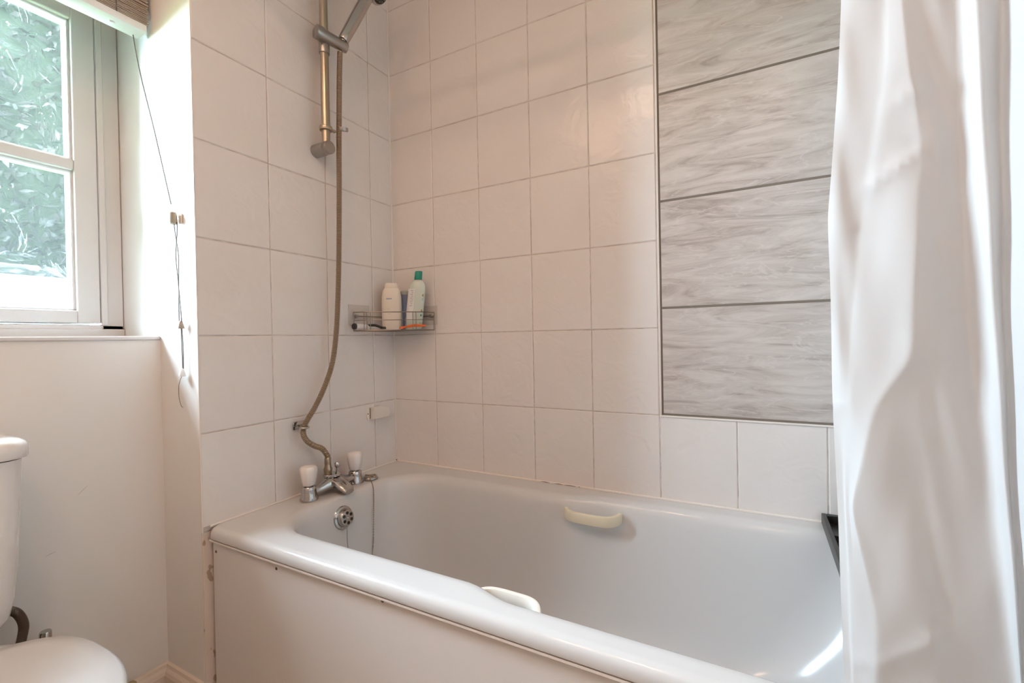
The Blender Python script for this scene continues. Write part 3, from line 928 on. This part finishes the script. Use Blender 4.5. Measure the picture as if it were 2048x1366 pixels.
b1 = empty('lotion_bottle', (.070, -.084, BZ)); tag(b1, 'cream coloured lotion bottle with flat cap in the wire shelf', 'bottle')
RZ = math.radians(33)
lpart(b1, 'bottle_body', oval_bottle(MB(), (.070, -.084, BZ), [(.001, 0), (.031, 0), (.034, .004), (.0355, .03), (.0365, .08), (.0355, .12), (.031, .142), (.0245, .153), (.001, .154)], .62, RZ), BCREAM)
lpart(b1, 'bottle_cap', oval_bottle(MB(), (.070, -.084, BZ + .151), [(.001, 0), (.0235, 0), (.0245, .003), (.0235, .015), (.020, .019), (.001, .0195)], .68, RZ), BCREAM)
fd = Vector((math.sin(RZ), -math.cos(RZ), 0)); rt = Vector((math.cos(RZ), math.sin(RZ), 0))
def print_line(root, c, depth, off, z, w, h, m):
    p = Vector(c) + fd * (depth + (.0024 if root is b1 else 0)) + rt * off
    q = []
    for sx, sz in ((-1, -1), (1, -1), (1, 1), (-1, 1)):
        q.append(p + rt * sx * w / 2 + Vector((0, 0, z + sz * h / 2)))
    q2 = [v - fd * .0008 for v in q]
    mb = MB(); mb.loft([q2, q])
    lpart(root, 'label_print', mb, m, smooth=False)
c1_ = (.070, -.084, BZ)
print_line(b1, c1_, .0199, -.006, .112, .020, .004, PRINTB)
for k in range(3):
    print_line(b1, c1_, .0200, -.006, .075 - k * .009, .014 - k * .003, .0012, mat('faint_print%d' % k, (.60, .52, .46), .6))

b2 = empty('blue_bottle', (.080, -.040, BZ)); tag(b2, 'dark blue bottle half hidden behind the cream lotion bottle', 'bottle')
lpart(b2, 'bottle_body', oval_bottle(MB(), (.092, -.038, BZ), [(.001, 0), (.026, 0), (.028, .003), (.029, .07), (.028, .115), (.024, .130), (.001, .131)], .72, RZ), BBLUE)
lpart(b2, 'bottle_cap', oval_bottle(MB(), (.092, -.038, BZ + .130), [(.001, 0), (.021, 0), (.021, .010), (.016, .014), (.001, .0145)], .75, RZ), mat('grey_green_cap', (.36, .38, .33), .4))

b3 = empty('shampoo_bottle', (.137, -.060, BZ)); tag(b3, 'pale shampoo bottle with green cap and white label', 'bottle')
ln = (.11, .04)
lpart(b3, 'bottle_body', oval_bottle(MB(), (.146, -.056, BZ), [(.001, 0), (.027, 0), (.0300, .003), (.0310, .05), (.0310, .135), (.0290, .158), (.021, .173), (.013, .180), (.001, .1805)], .58, RZ, lean=ln), BCLEAR)
lpart(b3, 'bottle_cap', oval_bottle(MB(), (.146 + .180 * ln[0], -.056 + .180 * ln[1], BZ + .180), [(.001, 0), (.0135, 0), (.0138, .002), (.0132, .028), (.0115, .030), (.001, .0302)], .95, RZ, lean=ln), BGREEN)
# wrapped white label on its left front
lab = []
for h in (.030, .060, .090, .120, .146):
    row = []
    for k in range(9):
        an = math.radians(185 + k * 10)
        w = .0315
        u = w * math.copysign(abs(math.cos(an)) ** .75, math.cos(an)); v = w * .58 * math.copysign(abs(math.sin(an)) ** .75, math.sin(an)) * 1.02
        row.append((.146 + u * math.cos(RZ) - v * math.sin(RZ) + ln[0] * h, -.056 + u * math.sin(RZ) + v * math.cos(RZ) + ln[1] * h, BZ + h))
    lab.append(row)
lpart(b3, 'label', MB().loft(lab, False, False, closed=False), BLABEL)
for k in range(9):
    h = .139 - k * .0068
    c = (.146 + ln[0] * h, -.056 + ln[1] * h, BZ + h)
    print_line(b3, c, .0185, -.0150 + .002 * (k % 2), 0, .010 - .003 * (k % 2), .0014, PRINT)
for h, m, s in ((.122, FRUIT, .007), (.108, mat('pale_blue_print', (.45, .58, .66), .5), .008), (.066, FRUIT, .008), (.050, BGREEN, .007), (.022, mat('leaf_green_print', (.42, .5, .2), .5), .005)):
    c = (.146 + ln[0] * h, -.056 + ln[1] * h, BZ + h)
    print_line(b3, c, .0150, .0225, 0, s, s * 1.1, m)

t1 = empty('cosmetic_tube', (.034, -.214, BZ + .012)); tag(t1, 'white tube with black round cap lying at the left of the shelf', 'tube')
ta, tb = Vector((.034, -.235, BZ + .011)), Vector((.048, -.115, BZ + .009))
lpart(t1, 'tube_body', MB().lathe([(.001, .006), (.0095, .006), (.010, .010), (.0085, .05), (.006, .10), (.001, .104)], ta, tb - ta, 18), BLABEL)
lpart(t1, 'tube_cap', MB().lathe([(.001, 0), (.0095, 0), (.0112, .002), (.0112, .008), (.001, .009)], ta, tb - ta, 20), BLACKP)

def razor(name, a, b, m, lab):
    r = empty(name, a); tag(r, lab, 'razor')
    a, b = Vector(a), Vector(b)
    mid = (a + b) / 2 + Vector((0, 0, .004))
    lpart(r, 'razor_handle', MB().tube(spline([a, a * .6 + mid * .4, mid, mid * .4 + b * .6, b], 5), [.0028 + .0022 * math.sin(math.pi * k / 20) for k in range(21)], 8), m)
    d = (b - a).normalized(); s = d.cross(Vector((0, 0, 1))).normalized()
    q = [a + s * t * .018 + d * u * .005 + Vector((0, 0, w * .004)) for t, u, w in ((-1, -1, -1), (1, -1, -1), (1, 1, -1), (-1, 1, -1), (-1, -1, 1), (1, -1, 1), (1, 1, 1), (-1, 1, 1))]
    mb = MB(); mb.loft([q[:4], q[4:]])
    lpart(r, 'razor_head', mb, m, smooth=False)
razor('black_razor', (.092, -.155, BZ + .006), (.040, -.178, BZ + .016), BLACKP, 'black razor lying in front of the cream bottle')
razor('orange_razor', (.142, -.116, BZ + .005), (.198, -.048, BZ + .012), ORANGE, 'orange razor lying in front of the shampoo bottle')

# ------------------------------------------------------------------ black tray across the bath
tr_ = empty('bath_tray', (1.47, -.27, RIM)); tag(tr_, 'black slatted tray resting across the bath behind the curtain', 'bath tray')
tx0, tx1, ty0, ty1, tz0, tz1 = 1.385, 1.565, -.665, -.006, RIM + .0005, RIM + .026
for nm, lo, hi in (('side_board', (tx0, ty0, tz0), (tx0 + .010, ty1, tz1)), ('side_board', (tx1 - .010, ty0, tz0), (tx1, ty1, tz1)),
                   ('end_board', (tx0 + .010, ty0, tz0), (tx1 - .010, ty0 + .012, tz1)), ('end_board', (tx0 + .010, ty1 - .012, tz0), (tx1 - .010, ty1, tz1)),
                   ('divider', (tx0 + .010, -.135, tz0 + .002), (tx1 - .010, -.125, tz1 - .004)), ('divider', (tx0 + .010, -.42, tz0 + .002), (tx1 - .010, -.41, tz1 - .004))):
    lpart(tr_, nm, MB().box(lo, hi, .0012, 1), BLACKW)
for k in range(5):
    x = tx0 + .013 + k * .032
    lpart(tr_, 'slat', MB().box((x, ty0 + .01, tz0 + .001), (x + .026, ty1 - .01, tz0 + .007), .001, 1), BLACKW)
lpart(tr_, 'paper_tag', MB().box((tx0 + .012, -.235, tz0 + .008), (tx0 + .034, -.205, tz0 + .010)), BLABEL, smooth=False)

# ------------------------------------------------------------------ shower curtain
FOLDS = [[(1.3395, -0.7195, 1.3462), (1.3449, -0.7235, 1.3417), (1.3757, -0.7270, 1.3282), (1.3783, -0.7290, 1.3260), (1.3888, -0.7340, 1.3190), (1.4090, -0.7330, 1.3122), (1.4332, -0.7300, 1.3053), (1.4386, -0.7330, 1.3014), (1.4405, -0.7490, 1.2905), (1.4637, -0.7350, 1.2909), (1.4651, -0.7390, 1.2879), (1.4741, -0.8000, 1.2456)],
 [(1.3371, -0.7195, 1.2965), (1.3425, -0.7235, 1.2925), (1.3745, -0.7270, 1.2804), (1.3770, -0.7290, 1.2785), (1.3920, -0.7358, 1.2700), (1.4111, -0.7330, 1.2654), (1.4332, -0.7300, 1.2600), (1.4387, -0.7330, 1.2566), (1.4423, -0.7490, 1.2466), (1.4634, -0.7350, 1.2476), (1.4648, -0.7390, 1.2450), (1.4738, -0.8000, 1.2083)],
 [(1.3350, -0.7195, 1.2520), (1.3404, -0.7235, 1.2486), (1.3723, -0.7270, 1.2381), (1.3748, -0.7290, 1.2364), (1.3948, -0.7373, 1.2269), (1.4130, -0.7330, 1.2239), (1.4333, -0.7300, 1.2197), (1.4387, -0.7330, 1.2168), (1.4439, -0.7490, 1.2077), (1.4631, -0.7350, 1.2090), (1.4645, -0.7390, 1.2067), (1.4736, -0.8000, 1.1751)],
 [(1.3322, -0.7195, 1.2132), (1.3377, -0.7235, 1.2102), (1.3673, -0.7270, 1.2016), (1.3699, -0.7290, 1.2001), (1.3991, -0.7387, 1.1891), (1.4147, -0.7370, 1.1860), (1.4334, -0.7300, 1.1844), (1.4388, -0.7330, 1.1819), (1.4453, -0.7490, 1.1737), (1.4629, -0.7350, 1.1752), (1.4643, -0.7390, 1.1732), (1.4734, -0.8000, 1.1460)],
 [(1.3295, -0.7195, 1.1769), (1.3350, -0.7235, 1.1743), (1.3627, -0.7270, 1.1674), (1.3654, -0.7290, 1.1661), (1.4031, -0.7400, 1.1544), (1.4172, -0.7370, 1.1525), (1.4335, -0.7300, 1.1516), (1.4389, -0.7330, 1.1494), (1.4465, -0.7490, 1.1422), (1.4627, -0.7350, 1.1437), (1.4641, -0.7390, 1.1421), (1.4732, -0.8000, 1.1189)],
 [(1.3263, -0.7195, 1.1347), (1.3319, -0.7235, 1.1327), (1.3573, -0.7270, 1.1274), (1.3600, -0.7290, 1.1264), (1.4000, -0.7412, 1.1163), (1.4160, -0.7370, 1.1147), (1.4346, -0.7300, 1.1135), (1.4400, -0.7330, 1.1117), (1.4480, -0.7490, 1.1059), (1.4626, -0.7350, 1.1073), (1.4640, -0.7390, 1.1060), (1.4730, -0.8000, 1.0876)],
 [(1.3237, -0.7195, 1.1008), (1.3294, -0.7235, 1.0992), (1.3543, -0.7270, 1.0949), (1.3570, -0.7290, 1.0941), (1.3976, -0.7421, 1.0856), (1.4151, -0.7370, 1.0843), (1.4355, -0.7300, 1.0830), (1.4409, -0.7330, 1.0816), (1.4492, -0.7490, 1.0770), (1.4625, -0.7350, 1.0782), (1.4639, -0.7390, 1.0771), (1.4728, -0.8000, 1.0626)],
 [(1.3254, -0.7195, 1.0319), (1.3311, -0.7235, 1.0310), (1.3483, -0.7270, 1.0293), (1.3511, -0.7290, 1.0289), (1.3930, -0.7440, 1.0242), (1.4134, -0.7370, 1.0233), (1.4372, -0.7300, 1.0222), (1.4426, -0.7330, 1.0215), (1.4515, -0.7490, 1.0192), (1.4623, -0.7350, 1.0198), (1.4637, -0.7390, 1.0193), (1.4725, -0.8000, 1.0123)],
 [(1.3257, -0.7195, 0.9860), (1.3313, -0.7235, 0.9857), (1.3447, -0.7270, 0.9851), (1.3475, -0.7290, 0.9849), (1.3919, -0.7448, 0.9830), (1.4136, -0.7370, 0.9824), (1.4391, -0.7300, 0.9817), (1.4445, -0.7330, 0.9814), (1.4531, -0.7490, 0.9807), (1.4627, -0.7350, 0.9807), (1.4641, -0.7390, 0.9806), (1.4723, -0.8000, 0.9787)],
 [(1.3259, -0.7195, 0.9429), (1.3315, -0.7235, 0.9431), (1.3417, -0.7270, 0.9433), (1.3446, -0.7290, 0.9434), (1.3908, -0.7455, 0.9443), (1.4141, -0.7370, 0.9440), (1.4416, -0.7300, 0.9438), (1.4469, -0.7330, 0.9440), (1.4546, -0.7490, 0.9448), (1.4636, -0.7350, 0.9441), (1.4650, -0.7390, 0.9443), (1.4721, -0.8000, 0.9472)],
 [(1.3261, -0.7195, 0.9170), (1.3317, -0.7235, 0.9175), (1.3399, -0.7270, 0.9181), (1.3428, -0.7290, 0.9183), (1.3778, -0.7426, 0.9205), (1.4069, -0.7370, 0.9208), (1.4431, -0.7300, 0.9212), (1.4484, -0.7330, 0.9216), (1.4555, -0.7490, 0.9232), (1.4641, -0.7350, 0.9222), (1.4655, -0.7390, 0.9226), (1.4720, -0.8000, 0.9282)],
 [(1.3265, -0.7195, 0.8854), (1.3321, -0.7235, 0.8863), (1.3377, -0.7270, 0.8871), (1.3406, -0.7290, 0.8876), (1.3606, -0.7390, 0.8901), (1.3975, -0.7370, 0.8919), (1.4449, -0.7300, 0.8935), (1.4502, -0.7330, 0.8943), (1.4566, -0.7490, 0.8969), (1.4647, -0.7350, 0.8953), (1.4661, -0.7390, 0.8960), (1.4718, -0.8000, 0.9051)],
 [(1.3283, -0.7195, 0.8252), (1.3339, -0.7235, 0.8268), (1.3371, -0.7270, 0.8280), (1.3400, -0.7290, 0.8288), (1.3502, -0.7380, 0.8321), (1.3932, -0.7370, 0.8366), (1.4484, -0.7300, 0.8410), (1.4536, -0.7330, 0.8423), (1.4586, -0.7490, 0.8468), (1.4659, -0.7350, 0.8442), (1.4673, -0.7390, 0.8453), (1.4715, -0.8000, 0.8607)],
 [(1.3298, -0.7195, 0.7707), (1.3354, -0.7235, 0.7730), (1.3361, -0.7270, 0.7743), (1.3390, -0.7290, 0.7754), (1.3404, -0.7350, 0.7776), (1.3890, -0.7370, 0.7861), (1.4516, -0.7300, 0.7937), (1.4567, -0.7330, 0.7956), (1.4605, -0.7490, 0.8016), (1.4671, -0.7350, 0.7979), (1.4684, -0.7390, 0.7995), (1.4713, -0.8000, 0.8205)],
 [(1.3310, -0.7195, 0.7048), (1.3366, -0.7235, 0.7078), (1.3386, -0.7270, 0.7098), (1.3415, -0.7290, 0.7113), (1.3517, -0.7380, 0.7176), (1.3975, -0.7370, 0.7272), (1.4563, -0.7300, 0.7370), (1.4614, -0.7330, 0.7395), (1.4629, -0.7490, 0.7470), (1.4694, -0.7350, 0.7421), (1.4707, -0.7390, 0.7442), (1.4709, -0.8000, 0.7717)],
 [(1.3322, -0.7195, 0.6417), (1.3377, -0.7235, 0.6454), (1.3401, -0.7270, 0.6480), (1.3430, -0.7290, 0.6499), (1.3616, -0.7400, 0.6612), (1.4051, -0.7370, 0.6716), (1.4607, -0.7300, 0.6832), (1.4657, -0.7330, 0.6862), (1.4652, -0.7490, 0.6950), (1.4716, -0.7350, 0.6890), (1.4729, -0.7390, 0.6916), (1.4706, -0.8000, 0.7249)],
 [(1.3335, -0.7195, 0.5694), (1.3390, -0.7235, 0.5740), (1.3418, -0.7270, 0.5774), (1.3446, -0.7290, 0.5797), (1.3596, -0.7400, 0.5923), (1.4063, -0.7370, 0.6063), (1.4658, -0.7300, 0.6220), (1.4707, -0.7330, 0.6257), (1.4677, -0.7490, 0.6356), (1.4741, -0.7350, 0.6283), (1.4754, -0.7390, 0.6314), (1.4703, -0.8000, 0.6711)]]
# folds from the free edge inwards, top row to bottom row, in metres
tail = [(1.492, -.80), (1.512, -.735), (1.532, -.79), (1.555, -.80), (1.57, -.735), (1.60, -.745), (1.62, -.80), (1.645, -.78), (1.655, -.735), (1.685, -.74)]
ctrl = []
f0, f9 = FOLDS[0], FOLDS[-1]
rows_c = [[(x, y, 2.03) for x, y, z in f0], [(x, y, 1.65) for x, y, z in f0]] + FOLDS + [[(x, y, .35) for x, y, z in f9], [(x, y, .10) for x, y, z in f9]]
for r_ in rows_c:
    zm = r_[-1][2]
    ctrl.append(list(r_) + [(x, y, zm) for x, y in tail])
A = np.array(ctrl)                                   # rows, columns, xyz
def densify(A, axis, steps):
    A = np.moveaxis(A, axis, 0)
    out_ = []
    for i in range(len(A) - 1):
        L = np.abs(A[i + 1] - A[i]).max()
        n = max(2, int(math.ceil(L / steps)))
        for k in range(n):
            out_.append(A[i] + (A[i + 1] - A[i]) * (k / n))
    out_.append(A[-1])
    return np.moveaxis(np.array(out_), 0, axis)
def blur(A, axis, n):
    A = np.moveaxis(A, axis, 0).copy()
    for _ in range(n):
        B = A.copy()
        B[1:-1] = .25 * A[:-2] + .5 * A[1:-1] + .25 * A[2:]
        A = B
    return np.moveaxis(A, 0, axis)
A = densify(A, 1, .0030)
A = densify(A, 0, .0085)
A = blur(A, 0, 4)
A = blur(A, 1, 3)
xs_, zs_ = A[..., 0], A[..., 2]
# crumples pressed into the film
A[..., 1] += .0011 * np.sin(xs_ * 95 + zs_ * 9 + 1.5 * np.sin(zs_ * 7)) + .0010 * np.sin(zs_ * 34 + xs_ * 60 + 2 * np.sin(xs_ * 80))
for (xa, za, xb_, zb_, am) in [(1.379, 1.212, 1.407, 1.222, .004), (1.353, 1.125, 1.401, 1.155, .005), (1.321, 1.091, 1.353, 1.088, .003),
                               (1.363, .613, 1.427, .669, .004), (1.33, .60, 1.36, .61, .003), (1.339, .889, 1.321, .885, .003)]:
    vx, vz = xb_ - xa, zb_ - za
    tt = np.clip(((xs_ - xa) * vx + (zs_ - za) * vz) / (vx * vx + vz * vz), 0, 1)
    dd = np.hypot(xs_ - xa - vx * tt, zs_ - za - vz * tt)
    A[..., 1] -= am * np.exp(-dd / .006) * np.sin(np.pi * (.15 + .7 * tt))
grid = [[tuple(p) for p in r_] for r_ in A.tolist()]
cur = empty('shower_curtain', (1.5, -.75, .10)); tag(cur, 'white plastic shower curtain hanging in folds at the right', 'shower curtain')
sheet = lpart(cur, 'curtain_sheet', MB().loft(grid, False, False, closed=False), CURT, angle=180)
rod = empty('curtain_rail', (.85, -.75, 2.055)); tag(rod, 'white shower curtain rail above the bath', 'curtain rail')
lpart(rod, 'rail', MB().tube([(.0, -.695, 2.07), (XR, -.695, 2.07)], .011, 16), BRAIL)
for x in (.002, XR - .014):
    lpart(rod, 'end_flange', MB().lathe([(.001, 0), (.024, 0), (.022, .008), (.012, .012), (.001, .012)], (x, -.695, 2.07), (1, 0, 0), 20), BRAIL)
for k in range(10):
    x = 1.345 + .036 * k
    rr_ = [(x, -.695 - .022 + .0 + .022 * math.cos(2 * math.pi * q / 20) , 2.056 + .028 * math.sin(2 * math.pi * q / 20)) for q in range(20)]
    lpart(cur, 'curtain_ring', MB().tube(rr_, .0018, 6, closed=True), BRAIL)

# ------------------------------------------------------------------ toilet
TY = -1.193
to = empty('toilet', (.15, TY, 0)); tag(to, 'white close-coupled toilet under the window', 'toilet')
def rr_ring(x0, x1, y0, y1, r, z, n=8):
    pts = []
    for (cx_, cy_, a0) in ((x0 + r, y0 + r, math.pi), (x1 - r, y0 + r, 1.5 * math.pi), (x1 - r, y1 - r, 0), (x0 + r, y1 - r, .5 * math.pi)):
        for k in range(n + 1):
            a = a0 + .5 * math.pi * k / n
            pts.append((cx_ + r * math.cos(a), cy_ + r * math.sin(a), z))
    return pts
XB = XW + .012
cis = []
for z, hw, dp, r in ((.412, .090, .135, .045), (.416, .118, .150, .05), (.428, .142, .160, .05), (.450, .153, .168, .045), (.49, .159, .172, .04), (.60, .164, .178, .035), (.757, .168, .184, .035)):
    cis.append(rr_ring(XB, XB + dp, TY - hw, TY + hw, r, z))
lpart(to, 'cistern', MB().loft(cis), PORC)
lidr = []
for z, g_ in ((.7585, .000), (.760, .006), (.764, .008), (.782, .008), (.790, .005), (.795, -.002), (.7975, -.014), (.7985, -.04)):
    lidr.append(rr_ring(XB - .004, XB + .184 + g_, TY - .168 - g_, TY + .168 + g_, .036, z))
lpart(to, 'cistern_lid', MB().loft(lidr), PORC)
def seat_ring(xb, xf, hw, z, n=48, sq=2.3):
    """D-shaped outline: wide oval pulled straighter at the hinge end"""
    pts = []
    cx_ = xb + (xf - xb) * .46
    for k in range(n):
        a = 2 * math.pi * k / n
        c, s = math.cos(a), math.sin(a)
        ex = 2.0 if c > 0 else 3.2
        u = math.copysign(abs(c) ** (2 / ex), c)
        v = math.copysign(abs(s) ** (2 / (2.1 if c > 0 else 2.4)), s)
        pts.append((cx_ + u * ((xf - cx_) if c > 0 else (cx_ - xb)), TY + v * hw, z))
    return pts
SX0, SX1 = .040, .480
lpart(to, 'seat_ring', MB().loft([seat_ring(SX0 + .01, SX1 - .004, .194, .400), seat_ring(SX0 + .004, SX1, .199, .406), seat_ring(SX0 + .004, SX1, .199, .416), seat_ring(SX0 + .01, SX1 - .004, .194, .420)]), SEATM)
lpart(to, 'seat_lid', MB().loft([seat_ring(SX0 + .008, SX1 - .002, .200, .421), seat_ring(SX0 - .01, SX1 + .003, .206, .425), seat_ring(SX0 - .01, SX1 + .003, .206, .431), seat_ring(SX0 - .004, SX1 - .004, .200, .4365), seat_ring(SX0 + .02, SX1 - .03, .174, .4400), seat_ring(SX0 + .07, SX1 - .09, .115, .4415), seat_ring(SX0 + .14, SX1 - .16, .05, .4420)]), SEATM, angle=60)
for s in (-1, 1):
    lpart(to, 'hinge', MB().tube([(SX0 - .004, TY + s * .075 - .02, .418), (SX0 - .004, TY + s * .075 + .02, .418)], .011, 14), SEATM)
pan = []
for z, xb, xf, hw in ((.0, .02, .36, .105), (.02, .02, .36, .105), (.10, .04, .34, .095), (.20, .03, .36, .11), (.28, .0, .42, .145), (.34, -.06, .455, .172), (.375, -.10, .470, .180), (.392, -.11, .472, .182), (.397, -.105, .466, .176)):
    pan.append(seat_ring(xb, xf, hw, z))
lpart(to, 'pan', MB().loft(pan), PORC)
lpart(to, 'cistern_shelf', MB().loft([rr_ring(XB, .06, TY - .12, TY + .12, .03, .34), rr_ring(XB, .06, TY - .13, TY + .13, .03, .38), rr_ring(XB, .055, TY - .135, TY + .135, .03, .396), rr_ring(XB, .035, TY - .10, TY + .10, .03, .413)]), PORC)
fh = empty('water_hose', (-.10, TY + .19, .40)); tag(fh, 'dark braided water hose beside the cistern', 'hose')
hpth = spline([(-.105, TY + .160, .438), (-.110, TY + .178, .420), (-.114, TY + .188, .39), (-.118, TY + .186, .36), (-.120, TY + .178, .32), (-.10, TY + .165, .24), (-.12, TY + .165, .12)], 22)
lpart(fh, 'braided_tube', MB().tube(hpth, [.0085 if k % 2 else .0074 for k in range(len(hpth))], 12), BRAID, angle=80)
vv = empty('stop_valve', (-.12, TY + .215, .345)); tag(vv, 'small chrome stop valve end beside the toilet seat', 'valve')
lpart(vv, 'valve_body', MB().lathe([(.001, 0), (.0085, 0), (.0085, .016), (.0105, .018), (.0105, .040), (.009, .043), (.001, .043)], (-.12, TY + .222, .312), (.05, 0, 1), 12), CHROME)
lpart(vv, 'supply_pipe', MB().tube([(-.12, TY + .222, .0), (-.12, TY + .222, .315)], .0075, 14), CHROME)

# ------------------------------------------------------------------ venetian blind and its cord
bl = empty('venetian_blind', (-.215, -.99, 1.815)); tag(bl, 'raised cream venetian blind bunched at the top of the window', 'blind')
by0, by1 = YL + .015, -.7235
lpart(bl, 'bottom_rail', MB().box((-.240, by0, 1.812), (-.186, by1, 1.832), .003, 2), BRAIL)
for c in (-.79, -1.19):
    lpart(bl, 'cord_button', MB().lathe([(.001, 0), (.007, 0), (.006, .004), (.001, .005)], (-.213, c, 1.812), (0, 0, -1), 12), BRAIL)
z = 1.8335
for k in range(34):
    dz = .0042 if k < 24 else .018
    tilt = R.uniform(-.0012, .0012) + (.006 if k >= 24 else 0)
    y1_ = by1 + .004 + R.uniform(-.003, .002)
    if z > 2.02: break
    sl = []
    for q in range(5):
        xx = -.238 + .050 * q / 4
        sl.append((xx, .0022 * math.sin(math.pi * q / 4) + tilt * (q - 2) / 2))
    ra = [(xx, by0, z + hh) for xx, hh in sl] + [(xx, by0, z + hh + .0016) for xx, hh in sl[::-1]]
    rb = [(xx, y1_, z + hh) for xx, hh in sl] + [(xx, y1_, z + hh + .0016) for xx, hh in sl[::-1]]
    lpart(bl, 'slat', MB().loft([ra, rb]), BLINDM, smooth=False)
    z += dz
lpart(bl, 'head_rail', MB().box((-.242, by0, 2.030), (-.188, by1, 2.058), .002, 1), BRAIL)
for c in (-.79, -1.19):
    lpart(bl, 'ladder_tape', MB().tube([(-.186, c, 1.83), (-.186, c, 2.03)], .0011, 6).tube([(-.240, c, 1.83), (-.240, c, 2.03)], .0011, 6), CORDM)

lc = empty('blind_cord', (-.07, -.735, 1.33)); tag(lc, 'blind pull cord slanting to a beige toggle on the white return', 'cord')
lpart(lc, 'pull_cord', MB().tube(spline([(-.330 + .06, -.740, 2.035), (-.215, -.738, 1.76), (-.140, -.732, 1.53), (-.081, -.726, 1.335)], 6), .0014, 6), CORDM)
lpart(lc, 'cord_toggle', MB().lathe([(.001, 0), (.008, 0), (.0095, .003), (.0092, .024), (.0075, .030), (.001, .030)], (-.0745, -.7245, 1.283), (-.08, 0, 1), 10), TOGGLE)
lpart(lc, 'cleat_hook', MB().box((-.090, -.7135, 1.286), (-.058, -.711, 1.312), .001, 1), OFFW)
tw1, tw2 = [], []
for k in range(49):
    t = k / 48
    zz = 1.288 - t * .262
    am = .0052 * (1 - .15 * t) * (1.2 if t > .45 else 1)
    ph = math.pi * (3.0 * t if t < .45 else 1.35 + 1.0 * (t - .45)) + .5
    xm = -.071 + .012 * t
    tw1.append((xm + am * math.cos(ph), -.7215 + .0022 * math.sin(ph), zz))
    tw2.append((xm - am * math.cos(ph), -.7215 - .0022 * math.sin(ph), zz))
lpart(lc, 'twisted_cord', MB().tube(tw1, .0013, 6), CORDM)
lpart(lc, 'twisted_cord', MB().tube(tw2, .0013, 6), CORDM)
def cone(z, x, m, r=.0085):
    lpart(lc, 'cord_weight', MB().lathe([(.001, 0), (r, 0), (r * .95, .004), (r * .45, .019), (.001, .021)], (x, -.7215, z), (0, 0, 1), 14), m)
cone(1.012, -.0575, TOGGLE)
lpart(lc, 'lower_cord', MB().tube(spline([(-.059, -.7205, 1.014), (-.060, -.719, .96), (-.058, -.719, .905)], 6), .0011, 6).tube(spline([(-.055, -.7205, 1.014), (-.054, -.719, .96), (-.0555, -.719, .905)], 6), .0011, 6), CORDM)
cone(.889, -.0565, BRAIL)
lpart(lc, 'loose_thread', MB().tube(spline([(-.062, -.7195, .89), (-.078, -.719, .868), (-.080, -.719, .835), (-.070, -.719, .812), (-.062, -.719, .808)], 8), .0006, 5), CORDM)

# ------------------------------------------------------------------ ceiling lamp and two added fill lamps
LM = bpy.data.materials.new('lamp_glow'); LM.use_nodes = True
pb = P(LM)
pb.inputs['Base Color'].default_value = (.9, .85, .8, 1)
pb.inputs['Emission Color'].default_value = (1.0, .645, .435, 1)
pb.inputs['Emission Strength'].default_value = LAMP_STRENGTH
def ceiling_lamp(x, y, label):
    cl = empty('ceiling_lamp', (x, y, CEILZ)); tag(cl, label, 'lamp', 'round ceiling lamps')
    lpart(cl, 'lamp_base', MB().lathe([(.001, 0), (.095, 0), (.095, .020), (.001, .020)], (x, y, CEILZ), (0, 0, -1), 24), BRAIL)
    lpart(cl, 'opal_shade', MB().lathe([(.001, .0), (.080, .0), (.080, .010), (.060, .024), (.001, .028)], (x, y, CEILZ - .0205), (0, 0, -1), 16), LM)
ceiling_lamp(.72, -1.33, 'round opal ceiling lamp above the middle of the floor')
ceiling_lamp(1.30, -1.75, 'unseen fill lamp added on the ceiling at the curtain end')  # added fill light for the curtain and right side, no known fitting here
ceiling_lamp(.30, -1.75, 'unseen fill lamp added on the ceiling beyond the toilet')  # invented lamp, lifts the dim corner under the window
